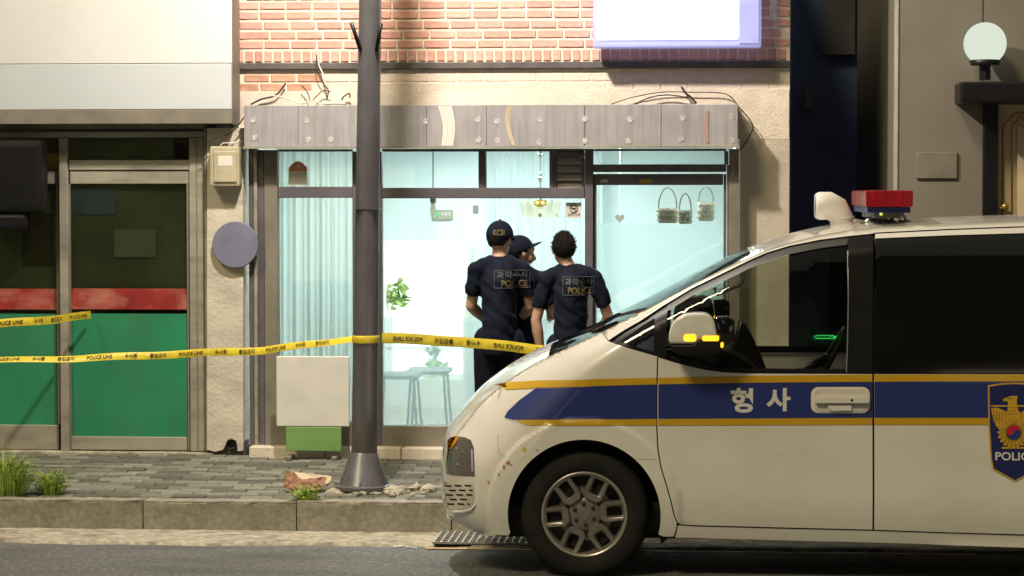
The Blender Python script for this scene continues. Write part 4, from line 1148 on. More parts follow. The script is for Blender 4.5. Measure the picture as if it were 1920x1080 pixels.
def panel(name, poly, m, parent, off=0.0, grid=.04, far=True, bm=None, fpar=None):
    """body panel following the van's side; off > 0 goes inwards. A mirrored copy goes on the far side."""
    bm = bm or skin_bm(poly, grid); n = finish_skin(bm, off)
    res = []
    for side in ((0, 1) if far else (0,)):
        b = bm.copy(); nn = n.copy()
        if side:
            for v in b.verts: v.co.y = 2 * YM - v.co.y
            nn[:, 1] *= -1
        for f in b.faces:
            f.normal_update(); i = f.verts[0].index
        b.verts.index_update()
        for f in b.faces:
            if f.normal.dot(Vector(nn[f.verts[0].index])) < 0: f.normal_flip()
        me = bpy.data.meshes.new(name); b.to_mesh(me); b.free(); me.materials.append(m); me.shade_smooth()
        me.normals_split_custom_set_from_vertices([tuple(q) for q in nn])
        res.append(link(name, me, (fpar if (side and fpar) else parent)))
    bm.free()
    return res if far else res[0]
def circle_arc(c, r, a0, a1, n=40):
    return [(c[0] + r * math.cos(R(a0 + (a1 - a0) * i / n)), c[1] + r * math.sin(R(a0 + (a1 - a0) * i / n))) for i in range(n + 1)]

SEAM = [(1233, 670), (1231.5, 740), (1231.5, 800), (1233.5, 842), (1239, 875), (1249, 908), (1258, 940), (1264, 966), (1270, 980)]
WBOT = [(1141, 640), (1185, 655), (1234, 669), (1266, 679), (1298, 687), (1326, 693), (1356, 697), (1400, 699), (1450, 699.5), (1589, 700)]
WTOP = [(1141, 638), (1170, 619), (1203, 600), (1242, 574), (1298, 540), (1364, 508), (1409, 486), (1439, 473), (1481, 460.5), (1537, 449.5), (1590, 442.5), (1635, 438)]
ROOFL = [(1641, 436), (1780, 429), (1920, 424), (2200, 417), (2480, 417), (2550, 424)]
STRIPT = [(1641, 438.5), (1780, 431.5), (1920, 426.5), (2200, 419.5), (2480, 419.5), (2548, 426.5)]
STRIPB = [(1641, 447), (1780, 441), (1920, 437), (2200, 431), (2470, 433), (2540, 442)]
AR = .418
i_ap = int(np.argmin(np.abs(RPX - 1134)))
# fender with bumper
low_nose = pvl([(953, 1004), (930, 1003)])
fend = [tuple(p) for p in RIM[:i_ap + 1]] + pvl(WBOT[:3]) + pvl([(a - 1.2, b) for a, b in SEAM]) + pvl([(1268, 990), (1263, 1006), (1244, 1006)]) \
    + circle_arc(WHEEL_F, AR, -14, 194, 48) + low_nose
f_near, f_far = panel('fender', fend, M_white, van, grid=.016)
# roof rail with windscreen pillar
i_rr = int(np.argmin(np.abs(RPX - 2570)))
rail = [tuple(p) for p in RIM[i_ap:i_rr + 1]] + pvl(ROOFL[::-1]) + pvl(WTOP[::-1])
panel('roof_rail', rail, M_white, van, grid=.03)
panel('headliner_trim', rail, mat('headliner_grey', (.055, .052, .045), .9), van, off=.03, grid=.05)
# doors
door_f = pvl([(a + 1.2, b) for a, b in SEAM]) + pvl([(1278, 983.5), (1300, 984.5), (1450, 988.5), (1635.6, 993)]) + pvl([(1635.6, 701.5)]) + pvl([(a, b + 1.2) for a, b in WBOT[2:][::-1]])
d_near, d_far = panel('front_door', door_f, M_white, van, grid=.035)
door_s = pvl([(1639, 701.5), (1639, 993.2), (1780, 998), (1920, 1002), (2058, 1006), (2058, 703), (1920, 701.5)])
s_near, s_far = panel('sliding_door', door_s, M_white, van, grid=.04)
rock = pvl([(1271, 986), (1300, 987.5), (1450, 991.5), (1637, 996), (1920, 1005), (2058, 1009.5), (2058, 1032), (1920, 1027), (1637, 1018), (1450, 1013.5), (1266, 1009)])
panel('rocker', rock, M_white, van, off=.006, grid=.05)
i_rq = int(np.argmin(np.abs(RPX - 2612)))
quart = pvl([(2061, 703), (2400, 700), (2600, 694), (2594, 520), (2560, 450), (2546, 430)]) + [tuple(p) for p in RIM[i_rr + 3:]] + circle_arc(WHEEL_B, AR, -14, 194, 40) + pvl([(2061, 1030)])
panel('rear_quarter', quart, M_white, van, grid=.05)
strip = pvl(STRIPT) + pvl(STRIPB[::-1])
panel('window_strip', strip, M_white, van, grid=.05)
# glass and black trim
tr_ = pvl(WTOP[:4]) + pvl([(1250, 571)]) + pvl([(1250, 673)]) + pvl(WBOT[:3][::-1])
panel('quarter_frame', tr_, M_black, van, off=.010, grid=.04)
qg = pvl([(1163, 639), (1203, 610), (1226, 595), (1226, 661)])
panel('quarter_pane', qg, M_black_g, van, off=.006, grid=.04)
wt2 = [(1250, 582), (1298, 552), (1364, 521), (1409, 499), (1439, 487), (1481, 474), (1537, 463), (1588, 457)]
panel('window_trim', pvl([(1250.3, 569.5)] + WTOP[4:11]) + pvl(wt2[::-1]), mat('grey_trim', (.05, .047, .04), .5), van, off=.008, grid=.05)
wb2 = [(1250, 664), (1298, 678), (1356, 688), (1420, 690.5), (1588, 692)]
panel('lower_trim', pvl(wb2) + pvl([(1588, 699)] + WBOT[3:9][::-1]), M_black, van, off=.008, grid=.05)
gpoly = pvl(wt2) + pvl(wb2[::-1])
M_vglass = glass('van_glass', (0.66, 0.68, 0.61), .06)
panel('side_window', gpoly, M_vglass, van, off=.014, grid=.05)
pil = pvl([(1588.3, 443.5), (1635.5, 438.6), (1635.5, 700), (1588.3, 699.5)])
panel('pillar_cover', pil, M_black, van, off=.004, grid=.05)
k_edge = pvl([(1588.5, 470), (1590.5, 470), (1591.5, 560), (1590, 640), (1588, 698), (1586, 698), (1588, 640), (1589.5, 560)])
panel('chrome_edge', k_edge, M_steel, van, off=-.001, grid=.3, far=False)
rg = pvl([(a, b + .4) for a, b in STRIPB]) + pvl([(2588, 520), (2596, 692), (2400, 698), (1920, 699), (1641, 699.5)])
rw_n, rw_f = panel('rear_side_window', rg, M_black_g, van, off=.004, grid=.06)
# dark backing behind the seams
def ribbon(pts, w, dirn):
    P = pvl(pts); n_ = len(P); q = []
    for i, (x, z) in enumerate(P):
        q.append((x, z))
    A = [(x - (w if dirn == 'x' else 0), z - (w if dirn == 'z' else 0)) for x, z in q]; B = [(x + (w if dirn == 'x' else 0), z + (w if dirn == 'z' else 0)) for x, z in q]
    for side in (0, 1):
        seam_b = MB(); prev = None; ya = inset(A) + YV + .022; yb2 = inset(B) + YV + .022
        for i in range(n_):
            y1, y2 = (ya[i], yb2[i]) if not side else (2 * YM - ya[i], 2 * YM - yb2[i])
            cur = (seam_b.bm.verts.new((A[i][0], y1, A[i][1])), seam_b.bm.verts.new((B[i][0], y2, B[i][1])))
            if prev: seam_b.bm.faces.new((prev[0], prev[1], cur[1], cur[0]))
            prev = cur
        seam_b.build('seam_backing', M_black, van)
ribbon(SEAM, .03, 'x'); ribbon([(1637.5, 437), (1637.5, 560), (1637.5, 700), (1637.5, 850), (1637.5, 996)], .03, 'x'); ribbon([(2060, 703), (2060, 850), (2060, 1008)], .03, 'x')
ribbon([(1262, 985), (1300, 986), (1450, 990), (1637, 995), (1920, 1004), (2060, 1008)], .02, 'z'); ribbon([(1641, 437.5), (1780, 430.5), (1920, 425.3), (2200, 418), (2480, 418)], .015, 'z')
ribbon([(1234, 671), (1298, 689), (1356, 699), (1450, 701), (1589, 701), (1920, 701), (2400, 700)], .012, 'z')
# hood, windscreen, roof, nose: strips that bridge the two sides
yr_in = inset(RIM)
def bridge(name, i0, i1, m, inner=0.0, nl=14):
    k = MB(); g = []
    for i in range(i0, i1 + 1):
        row_ = []
        ya, yb2 = YV + yr_in[i], 2 * YM - (YV + yr_in[i])
        for j in range(nl + 1):
            t = j / nl; c_ = dense[i, 2] * (1 - (2*t - 1) ** 2) - inner
            row_.append(k.bm.verts.new((RIM[i, 0] - nrm[i, 0] * c_, ya + (yb2 - ya) * t, RIM[i, 1] - nrm[i, 1] * c_)))
        g.append(row_)
    for a, b in zip(g, g[1:]):
        for j in range(nl): k.bm.faces.new((a[j], a[j+1], b[j+1], b[j]))
    bmesh.ops.recalc_face_normals(k.bm, faces=k.bm.faces[:])
    return k.build(name, m, van, smooth=True, fix=False)
def ip(px): return int(np.argmin(np.abs(RPX - px)))
i_gr = int(np.argmin(np.abs(CROWN[:, 1] - Z(800, YV + .5)) + 10 * (np.arange(len(CROWN)) > 140)))
bridge('nose', 0, i_gr, M_white); bridge('hood', i_gr, ip(1040), M_white)
bridge('windscreen', ip(1040), ip(1400), glass('windscreen_glass', (.62, .66, .6), .06)); bridge('roof', ip(1400), ip(2590), M_white)
bridge('headliner', ip(1400), ip(2590), MATS['headliner_grey'], inner=.03)
bridge('tailgate', ip(2590), len(RIM) - 1, M_white)
# underbody, wheel wells
ux0, ux1 = RIM[8][0] + .12, RIM[-1][0] - .12
box('underbody', M_black, van, ux0, ux1, YV + .16, YV + VW - .16, .20, .40, .03)
bm_b = atY(925, 1000, YV + .3)
for (wx, wz) in (WHEEL_F, WHEEL_B):
    for side in (0, 1):
        k = MB(); pts = circle_arc((wx, wz), AR + .012, -18, 198, 40); prev = None
        for (x, z) in pts:
            y0_, y1_ = YV + .02, YV + .42
            if side: y0_, y1_ = 2 * YM - y0_, 2 * YM - y1_
            if not side:
                y0_ = YV + float(inset([(x, z)])[0]) + .006
            cur = (k.bm.verts.new((x, y0_, z)), k.bm.verts.new((x, y1_, z)))
            if prev: k.bm.faces.new((prev[0], prev[1], cur[1], cur[0]))
            prev = cur
        yb2 = YV + .42 if not side else 2 * YM - YV - .42
        k.bm.faces.new([k.bm.verts.new((x, yb2, z)) for x, z in pts])
        k.build('wheel_well', M_black, van)
# mud flap
fl_ = pvl([(1234, 947), (1243, 946), (1252, 985), (1254, 1010), (1240, 1022), (1235, 1000)])
k = MB(); k.prism(fl_, YV + .075, YV + .28); k.build('mud_flap', M_black, van)
fl2 = [(x, z) for x, z in fl_]
k = MB(); k.prism(fl2, YV + VW - .26, YV + VW - .03); k.build('mud_flap', M_black, van)

# stripes
def deco(name, pts, m, par, off=-.0035, grid=.022):
    return panel(name, pvl(pts), m, par, off=off, grid=grid, far=False)
deco('yellow_stripe', [(925, 719.5), (960, 716.5), (1013, 713.5), (1120, 710.5), (1231, 708.5), (1231, 720.5), (1120, 723.5), (1013, 727), (950, 731)], M_yellow, f_near)
deco('navy_band', [(1005, 728.5), (1120, 724.3), (1231, 721), (1231, 785), (1120, 785.5), (1013, 786.5), (962, 787), (946, 783), (952, 772), (975, 750)], M_navy, f_near)
deco('yellow_stripe', [(968, 788), (1013, 787), (1231, 785.6), (1231, 797.5), (1013, 797.5), (985, 797.5)], M_yellow, f_near)
deco('yellow_stripe', [(1234.3, 708.3), (1400, 704.8), (1635.4, 702.2), (1635.4, 715.5), (1400, 717.5), (1234.3, 720.3)], M_yellow, d_near)
deco('navy_band', [(1234.3, 721), (1400, 718.2), (1635.4, 716.2), (1635.4, 783), (1234.3, 785)], M_navy, d_near)
deco('yellow_stripe', [(1234.3, 785.6), (1635.4, 783.6), (1635.4, 796.2), (1234.3, 797.4)], M_yellow, d_near)
for nm, a, b, c_, d, m in (('yellow_stripe', 702.2, 701.6, 715.5, 714.5, M_yellow), ('navy_band', 716.2, 715.3, 783, 783, M_navy), ('yellow_stripe', 783.6, 783.6, 796.2, 796.2, M_yellow)):
    deco(nm, [(1639.4, a), (2057, b), (2057, d), (1639.4, c_)], m, s_near)
    deco(nm, [(2062, b), (2480, b), (2480, d), (2062, d if nm != 'navy_band' else d)], m, van)
def body_text(body, px0, px1, py0, py1, m, par, thick=.0, off=-.0045, nm='lettering'):
    a, b = pv(px0, py0), pv(px1, py1); bm = fit_text(body, b[0] - a[0], a[1] - b[1], thick)
    cx_, cz_ = (a[0] + b[0]) / 2, (a[1] + b[1]) / 2; xz = [(cx_ + v.co.x, cz_ + v.co.y) for v in bm.verts]; y = inset(xz)
    for v, (x, z), yy_ in zip(bm.verts, xz, y): v.co = Vector((x, YV + yy_ + off, z))
    k = MB(); k.merge(bm); return k.build(nm, m, par, fix=False)
body_text('형', 1370, 1412, 727, 774, M_letter, d_near, .035); body_text('사', 1437, 1482, 727, 771, M_letter, d_near, .035)
# door handle in its cup
def rrect(x0, x1, y0, y1, r, n=6):
    out = []
    for (cx_, cy_, a0) in ((x1 - r, y0 + r, -90), (x1 - r, y1 - r, 0), (x0 + r, y1 - r, 90), (x0 + r, y0 + r, 180)):
        for i in range(n + 1): a = R(a0 + 90 * i / n); out.append((cx_ + r * math.cos(a), cy_ + r * math.sin(a)))
    return out
def plate(name, pts, m, par, off, th, bev=.003):
    P = pvl(pts); y = YV + float(np.mean(inset(P))) + off; k = MB(); k.prism(P, y, y + th)
    if bev:
        bmesh.ops.recalc_face_normals(k.bm, faces=k.bm.faces[:]); es = [e for e in k.bm.edges if all(abs(v.co.y - y) < 1e-6 for v in e.verts)]
        bmesh.ops.bevel(k.bm, geom=es, offset=bev, segments=2, affect='EDGES')
    return k.build(name, m, par, angle=50)
hnd = plate('handle_surround', rrect(1520.5, 1631, 725.5, 775, 14), M_white, d_near, -.010, .012, .005)
plate('handle_cup', rrect(1527, 1626, 730, 771, 11), mat('handle_cup_paint', (.66, .62, .55), .4), hnd, -.0125, .003, .001)
plate('handle_bar', rrect(1528, 1630, 742, 756, 3), M_white, hnd, -.040, .028, .005)
plate('handle_grip', [(1551, 759), (1596, 758.5), (1597, 770), (1560, 771), (1554, 767)], M_white, hnd, -.028, .015, .004)
plate('keyhole', rrect(1594, 1599, 747, 751.5, 1.8), M_black, hnd, -.0412, .002, 0)
# fuel flap line on fender
k = MB(); pts = pvl([(934, 815), (934, 845), (938, 852), (945, 855), (985, 856)], 0); yy_ = inset(pts)
k.tube([(x, YV + y_ - .0005, z) for (x, z), y_ in zip(pts, yy_)], .0016, 5); k.build('panel_line', mat('line_grey', (.30, .28, .22), .6), f_near)
k = MB(); pts = pvl([(1188, 860), (1232, 862)]); yy_ = inset(pts); k.tube([(x, YV + y_ - .0005, z) for (x, z), y_ in zip(pts, yy_)], .0014, 5); k.build('panel_line', MATS['line_grey'], f_near)
k = MB(); pts = pvl([(1002, 688), (1030, 672), (1050, 652)]); yy_ = inset(pts); k.tube([(x, YV + y_ - .0005, z) for (x, z), y_ in zip(pts, yy_)], .0016, 5); k.build('hood_line', MATS['line_grey'], f_near)
# rust and chips on the arch
def blot(px, py, w, h, m, seed, nm):
    rr = random.Random(seed); pts = [(px + w * math.cos(a) * rr.uniform(.5, 1.1), py + h * math.sin(a) * rr.uniform(.5, 1.1)) for a in np.linspace(0, 2 * math.pi, 14)[:-1]]
    deco(nm, pts, m, f_near, off=-.0012, grid=.03)
M_rust = mat('rust_stain', (.42, .20, .06), .8, var=.3, vscale=40)
blot(953, 868, 5, 5, M_rust, 1, 'rust_spot'); blot(945, 876, 3, 6, M_rust, 2, 'rust_spot'); blot(936, 890, 2, 5, M_rust, 3, 'rust_spot'); blot(959, 872, 4, 2, M_rust, 8, 'rust_spot'); blot(916, 905, 3.5, 4, mat('orange_reflector', (.6, .28, .12), .5), 4, 'marker')
blot(983, 842, 5, 6, mat('yellow_sticker', (.62, .60, .02), .5), 5, 'sticker'); blot(1006, 844, 4, 2.5, mat('lilac_sticker', (.45, .45, .62), .5), 6, 'sticker')

# headlight and grille
hl = plate('headlight', [(838, 826), (842, 820), (856, 818.5), (872, 820), (884, 826), (889, 840), (890.5, 893), (852, 891), (838, 888), (835.5, 862)], M_black_g, f_near, 0, .01, 0)
bpy.data.objects.remove(hl)
hl = deco('headlight', [(838, 826), (842, 820), (856, 818.5), (872, 820), (884, 826), (889, 840), (890.5, 893), (852, 891), (838, 888), (835.5, 862)], mat('headlight_lens', (.11, .098, .09), .18, coat=.6, var=.2), f_near, -.004, .02)
deco('lens_highlight', [(884.5, 842), (887.5, 845), (888.5, 884), (885.5, 884)], mat('lens_highlight', (.42, .45, .60), .2), hl, -.0055, .02)  # bluish highlight on the lens, painted as a pale strip
deco('amber_corner', [(837.5, 832), (842, 820.5), (864, 819), (857, 830), (848, 842), (838, 848)], M_amber_dull, hl, -.007, .02)
for (a, b) in ((856, 842), (868, 848), (858, 872)):
    x, z = pv(a, b); y = YV + float(inset([(x, z)])[0])
    MB().lathe([(.001, -.006), (.007, -.005), (.009, .002)], (x, y - .002, z), 'Y', 12).build('lamp_cell', M_rim, hl, smooth=True)
gf = deco('grille', [(833, 903), (888, 906), (890, 930), (886, 948), (874, 954), (838, 953), (833, 930)], mat('grille_paint', (.60, .57, .50), .5), f_near, -.003, .02)
for row_, yy_ in enumerate((908.5, 917, 925.5, 934, 942.5)):
    xx = 835 + (0, 8, 3, 10, 5)[row_]
    while xx < 886 - (0, 0, 1, 2, 6)[row_]:
        w = min(13, 887.5 - xx - (0, 0, 1, 2, 6)[row_])
        if w > 4: deco('grille_slot', [(xx, yy_ + .4), (xx + w, yy_ + 1.2), (xx + w, yy_ + 4.2), (xx + .8, yy_ + 3.6)], M_pit, gf, -.0055, .02)
        xx += 18.5
# lip under the grille
pts = pvl([(842, 958), (855, 960), (870, 959), (884, 955), (891, 946)]); yy_ = inset(pts)
k = MB(); k.tube([(x, YV + y_ - .006, z) for (x, z), y_ in zip(pts, yy_)], [.004, .010, .010, .009, .004], 8); k.build('bumper_lip', M_white, f_near, smooth=True)
k = MB(); pts = [(ux0 + .02, .235), (ux0 + .5, .205)]
box('bumper_skid', M_black, van, RIM[6][0] + .1, WHEEL_F[0] - AR - .02, YV + .22, YV + VW - .22, .205, .27, .02)

# wheels
def wheel(cx_, cz_, side):
    s = 1 if side == 0 else -1
    yo = YV + .035 if side == 0 else YV + VW - .035
    root = bpy.data.objects.new('wheel', None); C.objects.link(root); root.parent = van; root.matrix_parent_inverse = Matrix.Translation(-van.location)
    def fy(h): return yo + s * h
    prof = [(.232, .03), (.236, .012), (.255, .002), (.285, -.004), (.315, .004), (.338, .016), (.349, .035), (.352, .06), (.352, .18), (.345, .205), (.30, .225), (.232, .215)]
    k = MB(); k.lathe([(r_, s * h) for r_, h in prof], (cx_, yo, cz_), 'Y', 56); ty = k.build('tyre', M_rubber, root, smooth=True)
    k = MB()
    for i in range(64):
        a = 2 * math.pi * i / 64
        for y0_ in (.055, .11, .16):
            c_, d_ = math.cos(a + y0_ * 1.2), math.sin(a + y0_ * 1.2)
            M = Matrix.Translation((cx_ + .3515 * c_, fy(y0_ + .015), cz_ + .3515 * d_)) @ Matrix.Rotation(-a - y0_ * 1.2, 4, 'Y')
            b = bmesh.new(); bmesh.ops.create_cube(b, size=1); k.merge(b, M @ Matrix.Diagonal((.006, .035, .022, 1)))
    tag(k.build('tread', M_rubber, ty), kind='stuff')
    k = MB(); k.lathe([(r_, s * h) for r_, h in [(.236, .020), (.238, .008), (.232, .004), (.222, .008), (.214, .022), (.208, .060), (.200, .14)]], (cx_, yo, cz_), 'Y', 56)
    rim = k.build('rim', M_rim_l, root, smooth=True)
    k = MB(); k.lathe([(.001, s * .10), (.21, s * .10)], (cx_, yo, cz_), 'Y', 40); k.build('brake_shield', M_rim_d, root)
    k = MB(); k.lathe([(.05, s * .085), (.15, s * .085), (.155, s * .09), (.155, s * .1)], (cx_, yo, cz_), 'Y', 40); k.build('brake_disc', M_rim, root, smooth=True)
    k = MB(); k.lathe([(r_, s * h) for r_, h in [(.001, .024), (.032, .024), (.0335, .0275), (.036, .028), (.078, .028), (.088, .033), (.096, .06)]], (cx_, yo, cz_), 'Y', 36); hub = k.build('hub', M_rim, root, angle=30)
    for i in range(6):
        a0 = R(6 + 60 * i); ca, sa = math.cos(a0), math.sin(a0)
        def P(u, v, h): return (cx_ + ca * u - sa * v, fy(h), cz_ + sa * u + ca * v)
        # spoke: a raised trapezoid frame round a recessed window
        out_ = [(.084, -.036), (.110, -.060), (.217, -.058), (.217, .058), (.110, .060), (.084, .036)]
        inn = [(.122, -.026), (.128, -.033), (.208, -.035), (.208, .035), (.128, .033), (.122, .026)]
        k = MB(); top = [k.bm.verts.new(P(u, v * .90, .010)) for u, v in out_]; side_ = [k.bm.verts.new(P(u, v, .05)) for u, v in out_]
        it = [k.bm.verts.new(P(u, v, .013)) for u, v in inn]; mid = [k.bm.verts.new(P(u, v * .8, .022)) for u, v in inn]; ib = [k.bm.verts.new(P(u, v * .72, .05)) for u, v in inn]
        for j in range(6):
            q = (j + 1) % 6
            k.bm.faces.new((top[j], side_[j], side_[q], top[q])); k.bm.faces.new((top[j], top[q], it[q], it[j])); k.bm.faces.new((it[j], it[q], mid[q], mid[j])); k.bm.faces.new((mid[j], mid[q], ib[q], ib[j]))
        bmesh.ops.recalc_face_normals(k.bm, faces=k.bm.faces[:])
        es = [e for e in k.bm.edges if len(e.link_faces) == 2 and e.calc_face_angle(0) > .5]
        bmesh.ops.bevel(k.bm, geom=es, offset=.0035, segments=2, affect='EDGES')
        k.build('spoke', M_rim, rim, angle=45)
        k = MB(); ins = [(.134, -.017), (.192, -.020), (.192, .020), (.134, .017)]
        k.bm.faces.new([k.bm.verts.new(P(u, v, .052)) for u, v in ins]); k.build('spoke_opening', M_pit, rim)
        a1 = R(36 + 60 * i); c_, d_ = math.cos(a1) * .058, math.sin(a1) * .058
        k = MB(); k.lathe([(.001, s * .016), (.008, s * .016), (.0105, s * .02), (.0125, s * .034)], (cx_ + c_, yo, cz_ + d_), 'Y', 12); k.build('nut', M_rim_d, hub, smooth=True)
    return root
for (wx, wz) in (WHEEL_F, WHEEL_B):
    for sd in (0, 1): wheel(wx, wz, sd)

# mirror
def vmirror(side):
    def mp(p): return Vector((p[0], p[1], p[2])) if side == 0 else Vector((p[0], 2 * YM - p[1], p[2]))
    ym = YV - .20
    t = bpy.data.objects.new('door_mirror', None); C.objects.link(t); t.parent = van; t.matrix_parent_inverse = Matrix.Translation(-van.location)
    def shell(name, outline, y0, y1, m, bev):
        k = MB(); P = [(p.x, p.z) for p in (atY(a, b, ym) for a, b in outline)]
        k.prism(P, y0, y1); bmesh.ops.recalc_face_normals(k.bm, faces=k.bm.faces[:])
        bmesh.ops.bevel(k.bm, geom=k.bm.edges[:], offset=bev, segments=4, affect='EDGES', profile=.5)
        if side:
            for v in k.bm.verts: v.co.y = 2 * YM - v.co.y
            bmesh.ops.reverse_faces(k.bm, faces=k.bm.faces[:])
        return k.build(name, m, t, angle=60)
    cap = [(1254, 645), (1253.5, 630), (1257, 612), (1266, 599), (1281, 590), (1300, 587), (1324, 587.5), (1335, 594), (1341, 606), (1344, 624), (1344, 636), (1310, 637), (1306, 644), (1300, 645.5)]
    shell('cap', cap, ym, ym + .17, M_white if side == 0 else M_black, .018)
    shell('housing', [(1256, 646.5), (1300, 646.5), (1308, 638), (1345, 637.5), (1356, 640), (1352, 664), (1322, 670), (1275, 666), (1258, 657)], ym + .008, ym + .165, M_black, .012)
    shell('glass_frame', [(1341, 596), (1366, 594), (1378, 602), (1378, 640), (1362, 650), (1346, 640)], ym + .03, ym + .155, M_black_g, .01)
    shell('indicator', rrect(1282, 1305.5, 626.5, 640.5, 5), ym - .004, ym + .03, M_amber, .003)
    shell('indicator', rrect(1317, 1348, 629.5, 639.5, 3), ym - .003, ym + .03, M_amber, .003)
    shell('indicator', rrect(1351, 1356.5, 642, 652, 2.4), ym + .004, ym + .03, M_amber, .0015)
    k = MB(); a = atY(1320, 655, ym + .12); b = atY(1345, 684, YV + .08)
    k.tube([mp((a.x, ym + .13, a.z)), mp(((a.x + b.x) / 2, (ym + YV) / 2 + .08, (a.z + b.z) / 2)), mp((b.x, YV + .06, b.z))], [(.05, .03), (.045, .028), (.07, .035)], 10); k.build('arm', M_black, t, smooth=True)
vmirror(0); vmirror(1)

# cabin seen through the side window
def cab(name, poly, y0, y1, m, bev=.02):
    k = MB(); k.prism(poly, y0, y1); bmesh.ops.recalc_face_normals(k.bm, faces=k.bm.faces[:])
    bmesh.ops.bevel(k.bm, geom=k.bm.edges[:], offset=bev, segments=3, affect='EDGES'); return k.build(name, m, van, angle=60)
yin = YV + .5
cab('dashboard', pxpoly([(1180, 660), (1270, 640), (1330, 640), (1392, 668), (1420, 690), (1432, 720), (1400, 800), (1180, 800)], yin), YV + .25, YV + VW - .25, M_black)
cab('cabin_floor', pxpoly([(1270, 900), (2560, 900), (2560, 915), (1270, 915)], YM), YV + .45, YV + VW - .45, M_black, .005)
cab('instrument_hood', pxpoly([(1386, 600), (1394, 602), (1408, 625), (1428, 668), (1440, 700), (1380, 715), (1372, 660)], YM), YV + .85, YV + 1.15, M_black, .012)
box('partition', M_black, van, X(1655, YM), X(1660, YM), YV + .2, YV + VW - .2, .4, Z(470, YM))
for q in (.42, VW - .42):
    yq = YV + q
    st = cab('front_seat', pxpoly([(1560, 790), (1700, 790), (1705, 830), (1560, 835)], yq), yq - .26, yq + .26, M_black, .03)
    b_ = cab('seat_back', pxpoly([(1670, 800), (1700, 800), (1740, 560), (1715, 555)], yq), yq - .25, yq + .25, M_black, .03)
    cab('headrest', pxpoly([(1716, 545), (1738, 548), (1742, 505), (1722, 500)], yq), yq - .13, yq + .13, M_black, .02)
c = Vector((X(1555, YV + .45, 668), YV + .45, Z(668, YV + .45)))
k = MB(); tl = R(28)
ring = [Vector((.19 * math.cos(a) * math.sin(tl), .19 * math.sin(a), .19 * math.cos(a) * math.cos(tl))) for a in np.linspace(0, 2 * math.pi, 33)]
k.tube([c + q for q in ring], .014, 8, cap=False); k.tube([c + ring[8], c, c + ring[24]], .014, 6); k.tube([c, c + Vector((-.25, 0, -.12))], .025, 8); k.build('steering_wheel', mat('wheel_leather', (.03, .03, .032), .45), van, smooth=True)
a, b = atY(1344, 553, YV + VW - .22), atY(1393, 531, YV + VW - .22)
k = MB(); k.tube([a + Vector((-.015, 0, .045)), a, b + Vector((-.02, 0, -.012)), b + Vector((.008, 0, .03))], .011, 8); k.build('grab_handle', mat('handle_grey', (.20, .19, .16), .6), van, smooth=True)

# roof gear: rubber hooded searchlight and beacon bar
yl = YV + .85
def px3(pts, y): return [atY(a, b, y) for a, b in pts]
neck = px3([(1580, 440), (1579, 424), (1577, 408), (1568, 393), (1553, 386), (1536, 386), (1529, 386)], yl)
k = MB(); k.tube(neck, [.068, .066, .068, .077, .082, .080, .070], 24)
hs = k.build('roof_intake', M_white_p, van, smooth=True)
c = atY(1528.6, 386, yl); 
k = MB(); k.lathe([(.001, -.004), (.064, -.004), (.070, .012)], (c.x, c.y, c.z), 'X', 24); k.build('lens', M_steel, hs, smooth=True)
k = MB(); k.tube(px3([(1579.2, 411), (1578.8, 407)], yl), .070, 24); k.build('joint_ring', M_white_p, hs, smooth=True)
bb = [atY(1612, 358, yl + .1), atY(1699, 412, yl + .1)]
def bbox_(name, a0, a1, b0, b1, m, y0, y1, par=van, bev=.01):
    p, q = atY(a0, b0, yl), atY(a1, b1, yl); return box(name, m, par, p.x, q.x, y0, y1, q.z, p.z, bev, 2)
beac = bbox_('beacon_bar', 1612, 1698, 357, 387, M_lamp_red, YM - .62, YM + .05)
bbox_('beacon_bar', 1612, 1698, 357, 387, M_lamp_red, YM + .06, YM + .62)
for i in range(5): bbox_('lens_rib', 1614 + 4 * i * 4, 1616 + 4 * i * 4, 356.5, 388, M_lamp_red, YM - .626, YM - .61, beac, .002)
bbox_('beacon_base', 1616, 1694, 387.5, 398, M_lamp_blue, YM - .58, YM + .58, beac, .004)
bbox_('beacon_tray', 1630, 1680, 398, 408, M_alu_s, YM - .5, YM + .5, beac, .004)
for a_, b_ in (((1650, 396), (1622, 416)), ((1645, 396), (1664, 414)), ((1690, 396), (1668, 414)), ((1690, 396), (1700, 414))):
    MB().tube([atY(*a_, yl - .15), atY(*b_, yl - .15)], .009, 6).build('strut', M_steel, beac)
for i in (0, 1):
    q = bbox_('foot', 1606 + i * 74, 1616 + i * 84, 412, 421, M_alu_s, YM - .4, YM + .4, beac, .004)
MB().tube([atY(1652, 404, YM - .63), atY(1652, 399, YM - .63)], .008, 8).build('pilot_light', emis('pilot', (.7, .9, .15), 1.0), beac)

# crest on the sliding door
cr = deco('crest', [(1852, 722), (1876, 718.5), (1903, 717), (1930, 718.5), (1954, 722), (1953, 800), (1949, 862), (1945, 880), (1903, 903.5), (1861, 880), (1857, 862), (1853, 800)], M_gold, s_near, -.0045, .06)
deco('crest_field', [(1855, 725), (1876, 721.5), (1903, 720), (1930, 721.5), (1951, 725), (1950, 800), (1946, 862), (1942.5, 878), (1903, 900), (1863.5, 878), (1860, 862), (1856, 800)], M_navy_d, cr, -.0060, .06)
c0 = (1900, 810.5)
deco('scale_beam', [(1858, 759.5), (1945, 759.5), (1945, 762.5), (1858, 762.5)], M_gold, cr, -.0070, .2)
deco('wing', [(1892, 775), (1880, 768), (1866, 764), (1858, 766), (1862, 785), (1868, 800), (1884, 806), (1896, 800)], M_gold, cr, -.0074, .06)
deco('wing', [(1911, 775), (1922, 768), (1936, 764), (1944, 766), (1940, 785), (1934, 800), (1918, 806), (1906, 800)], M_gold, cr, -.0074, .06)
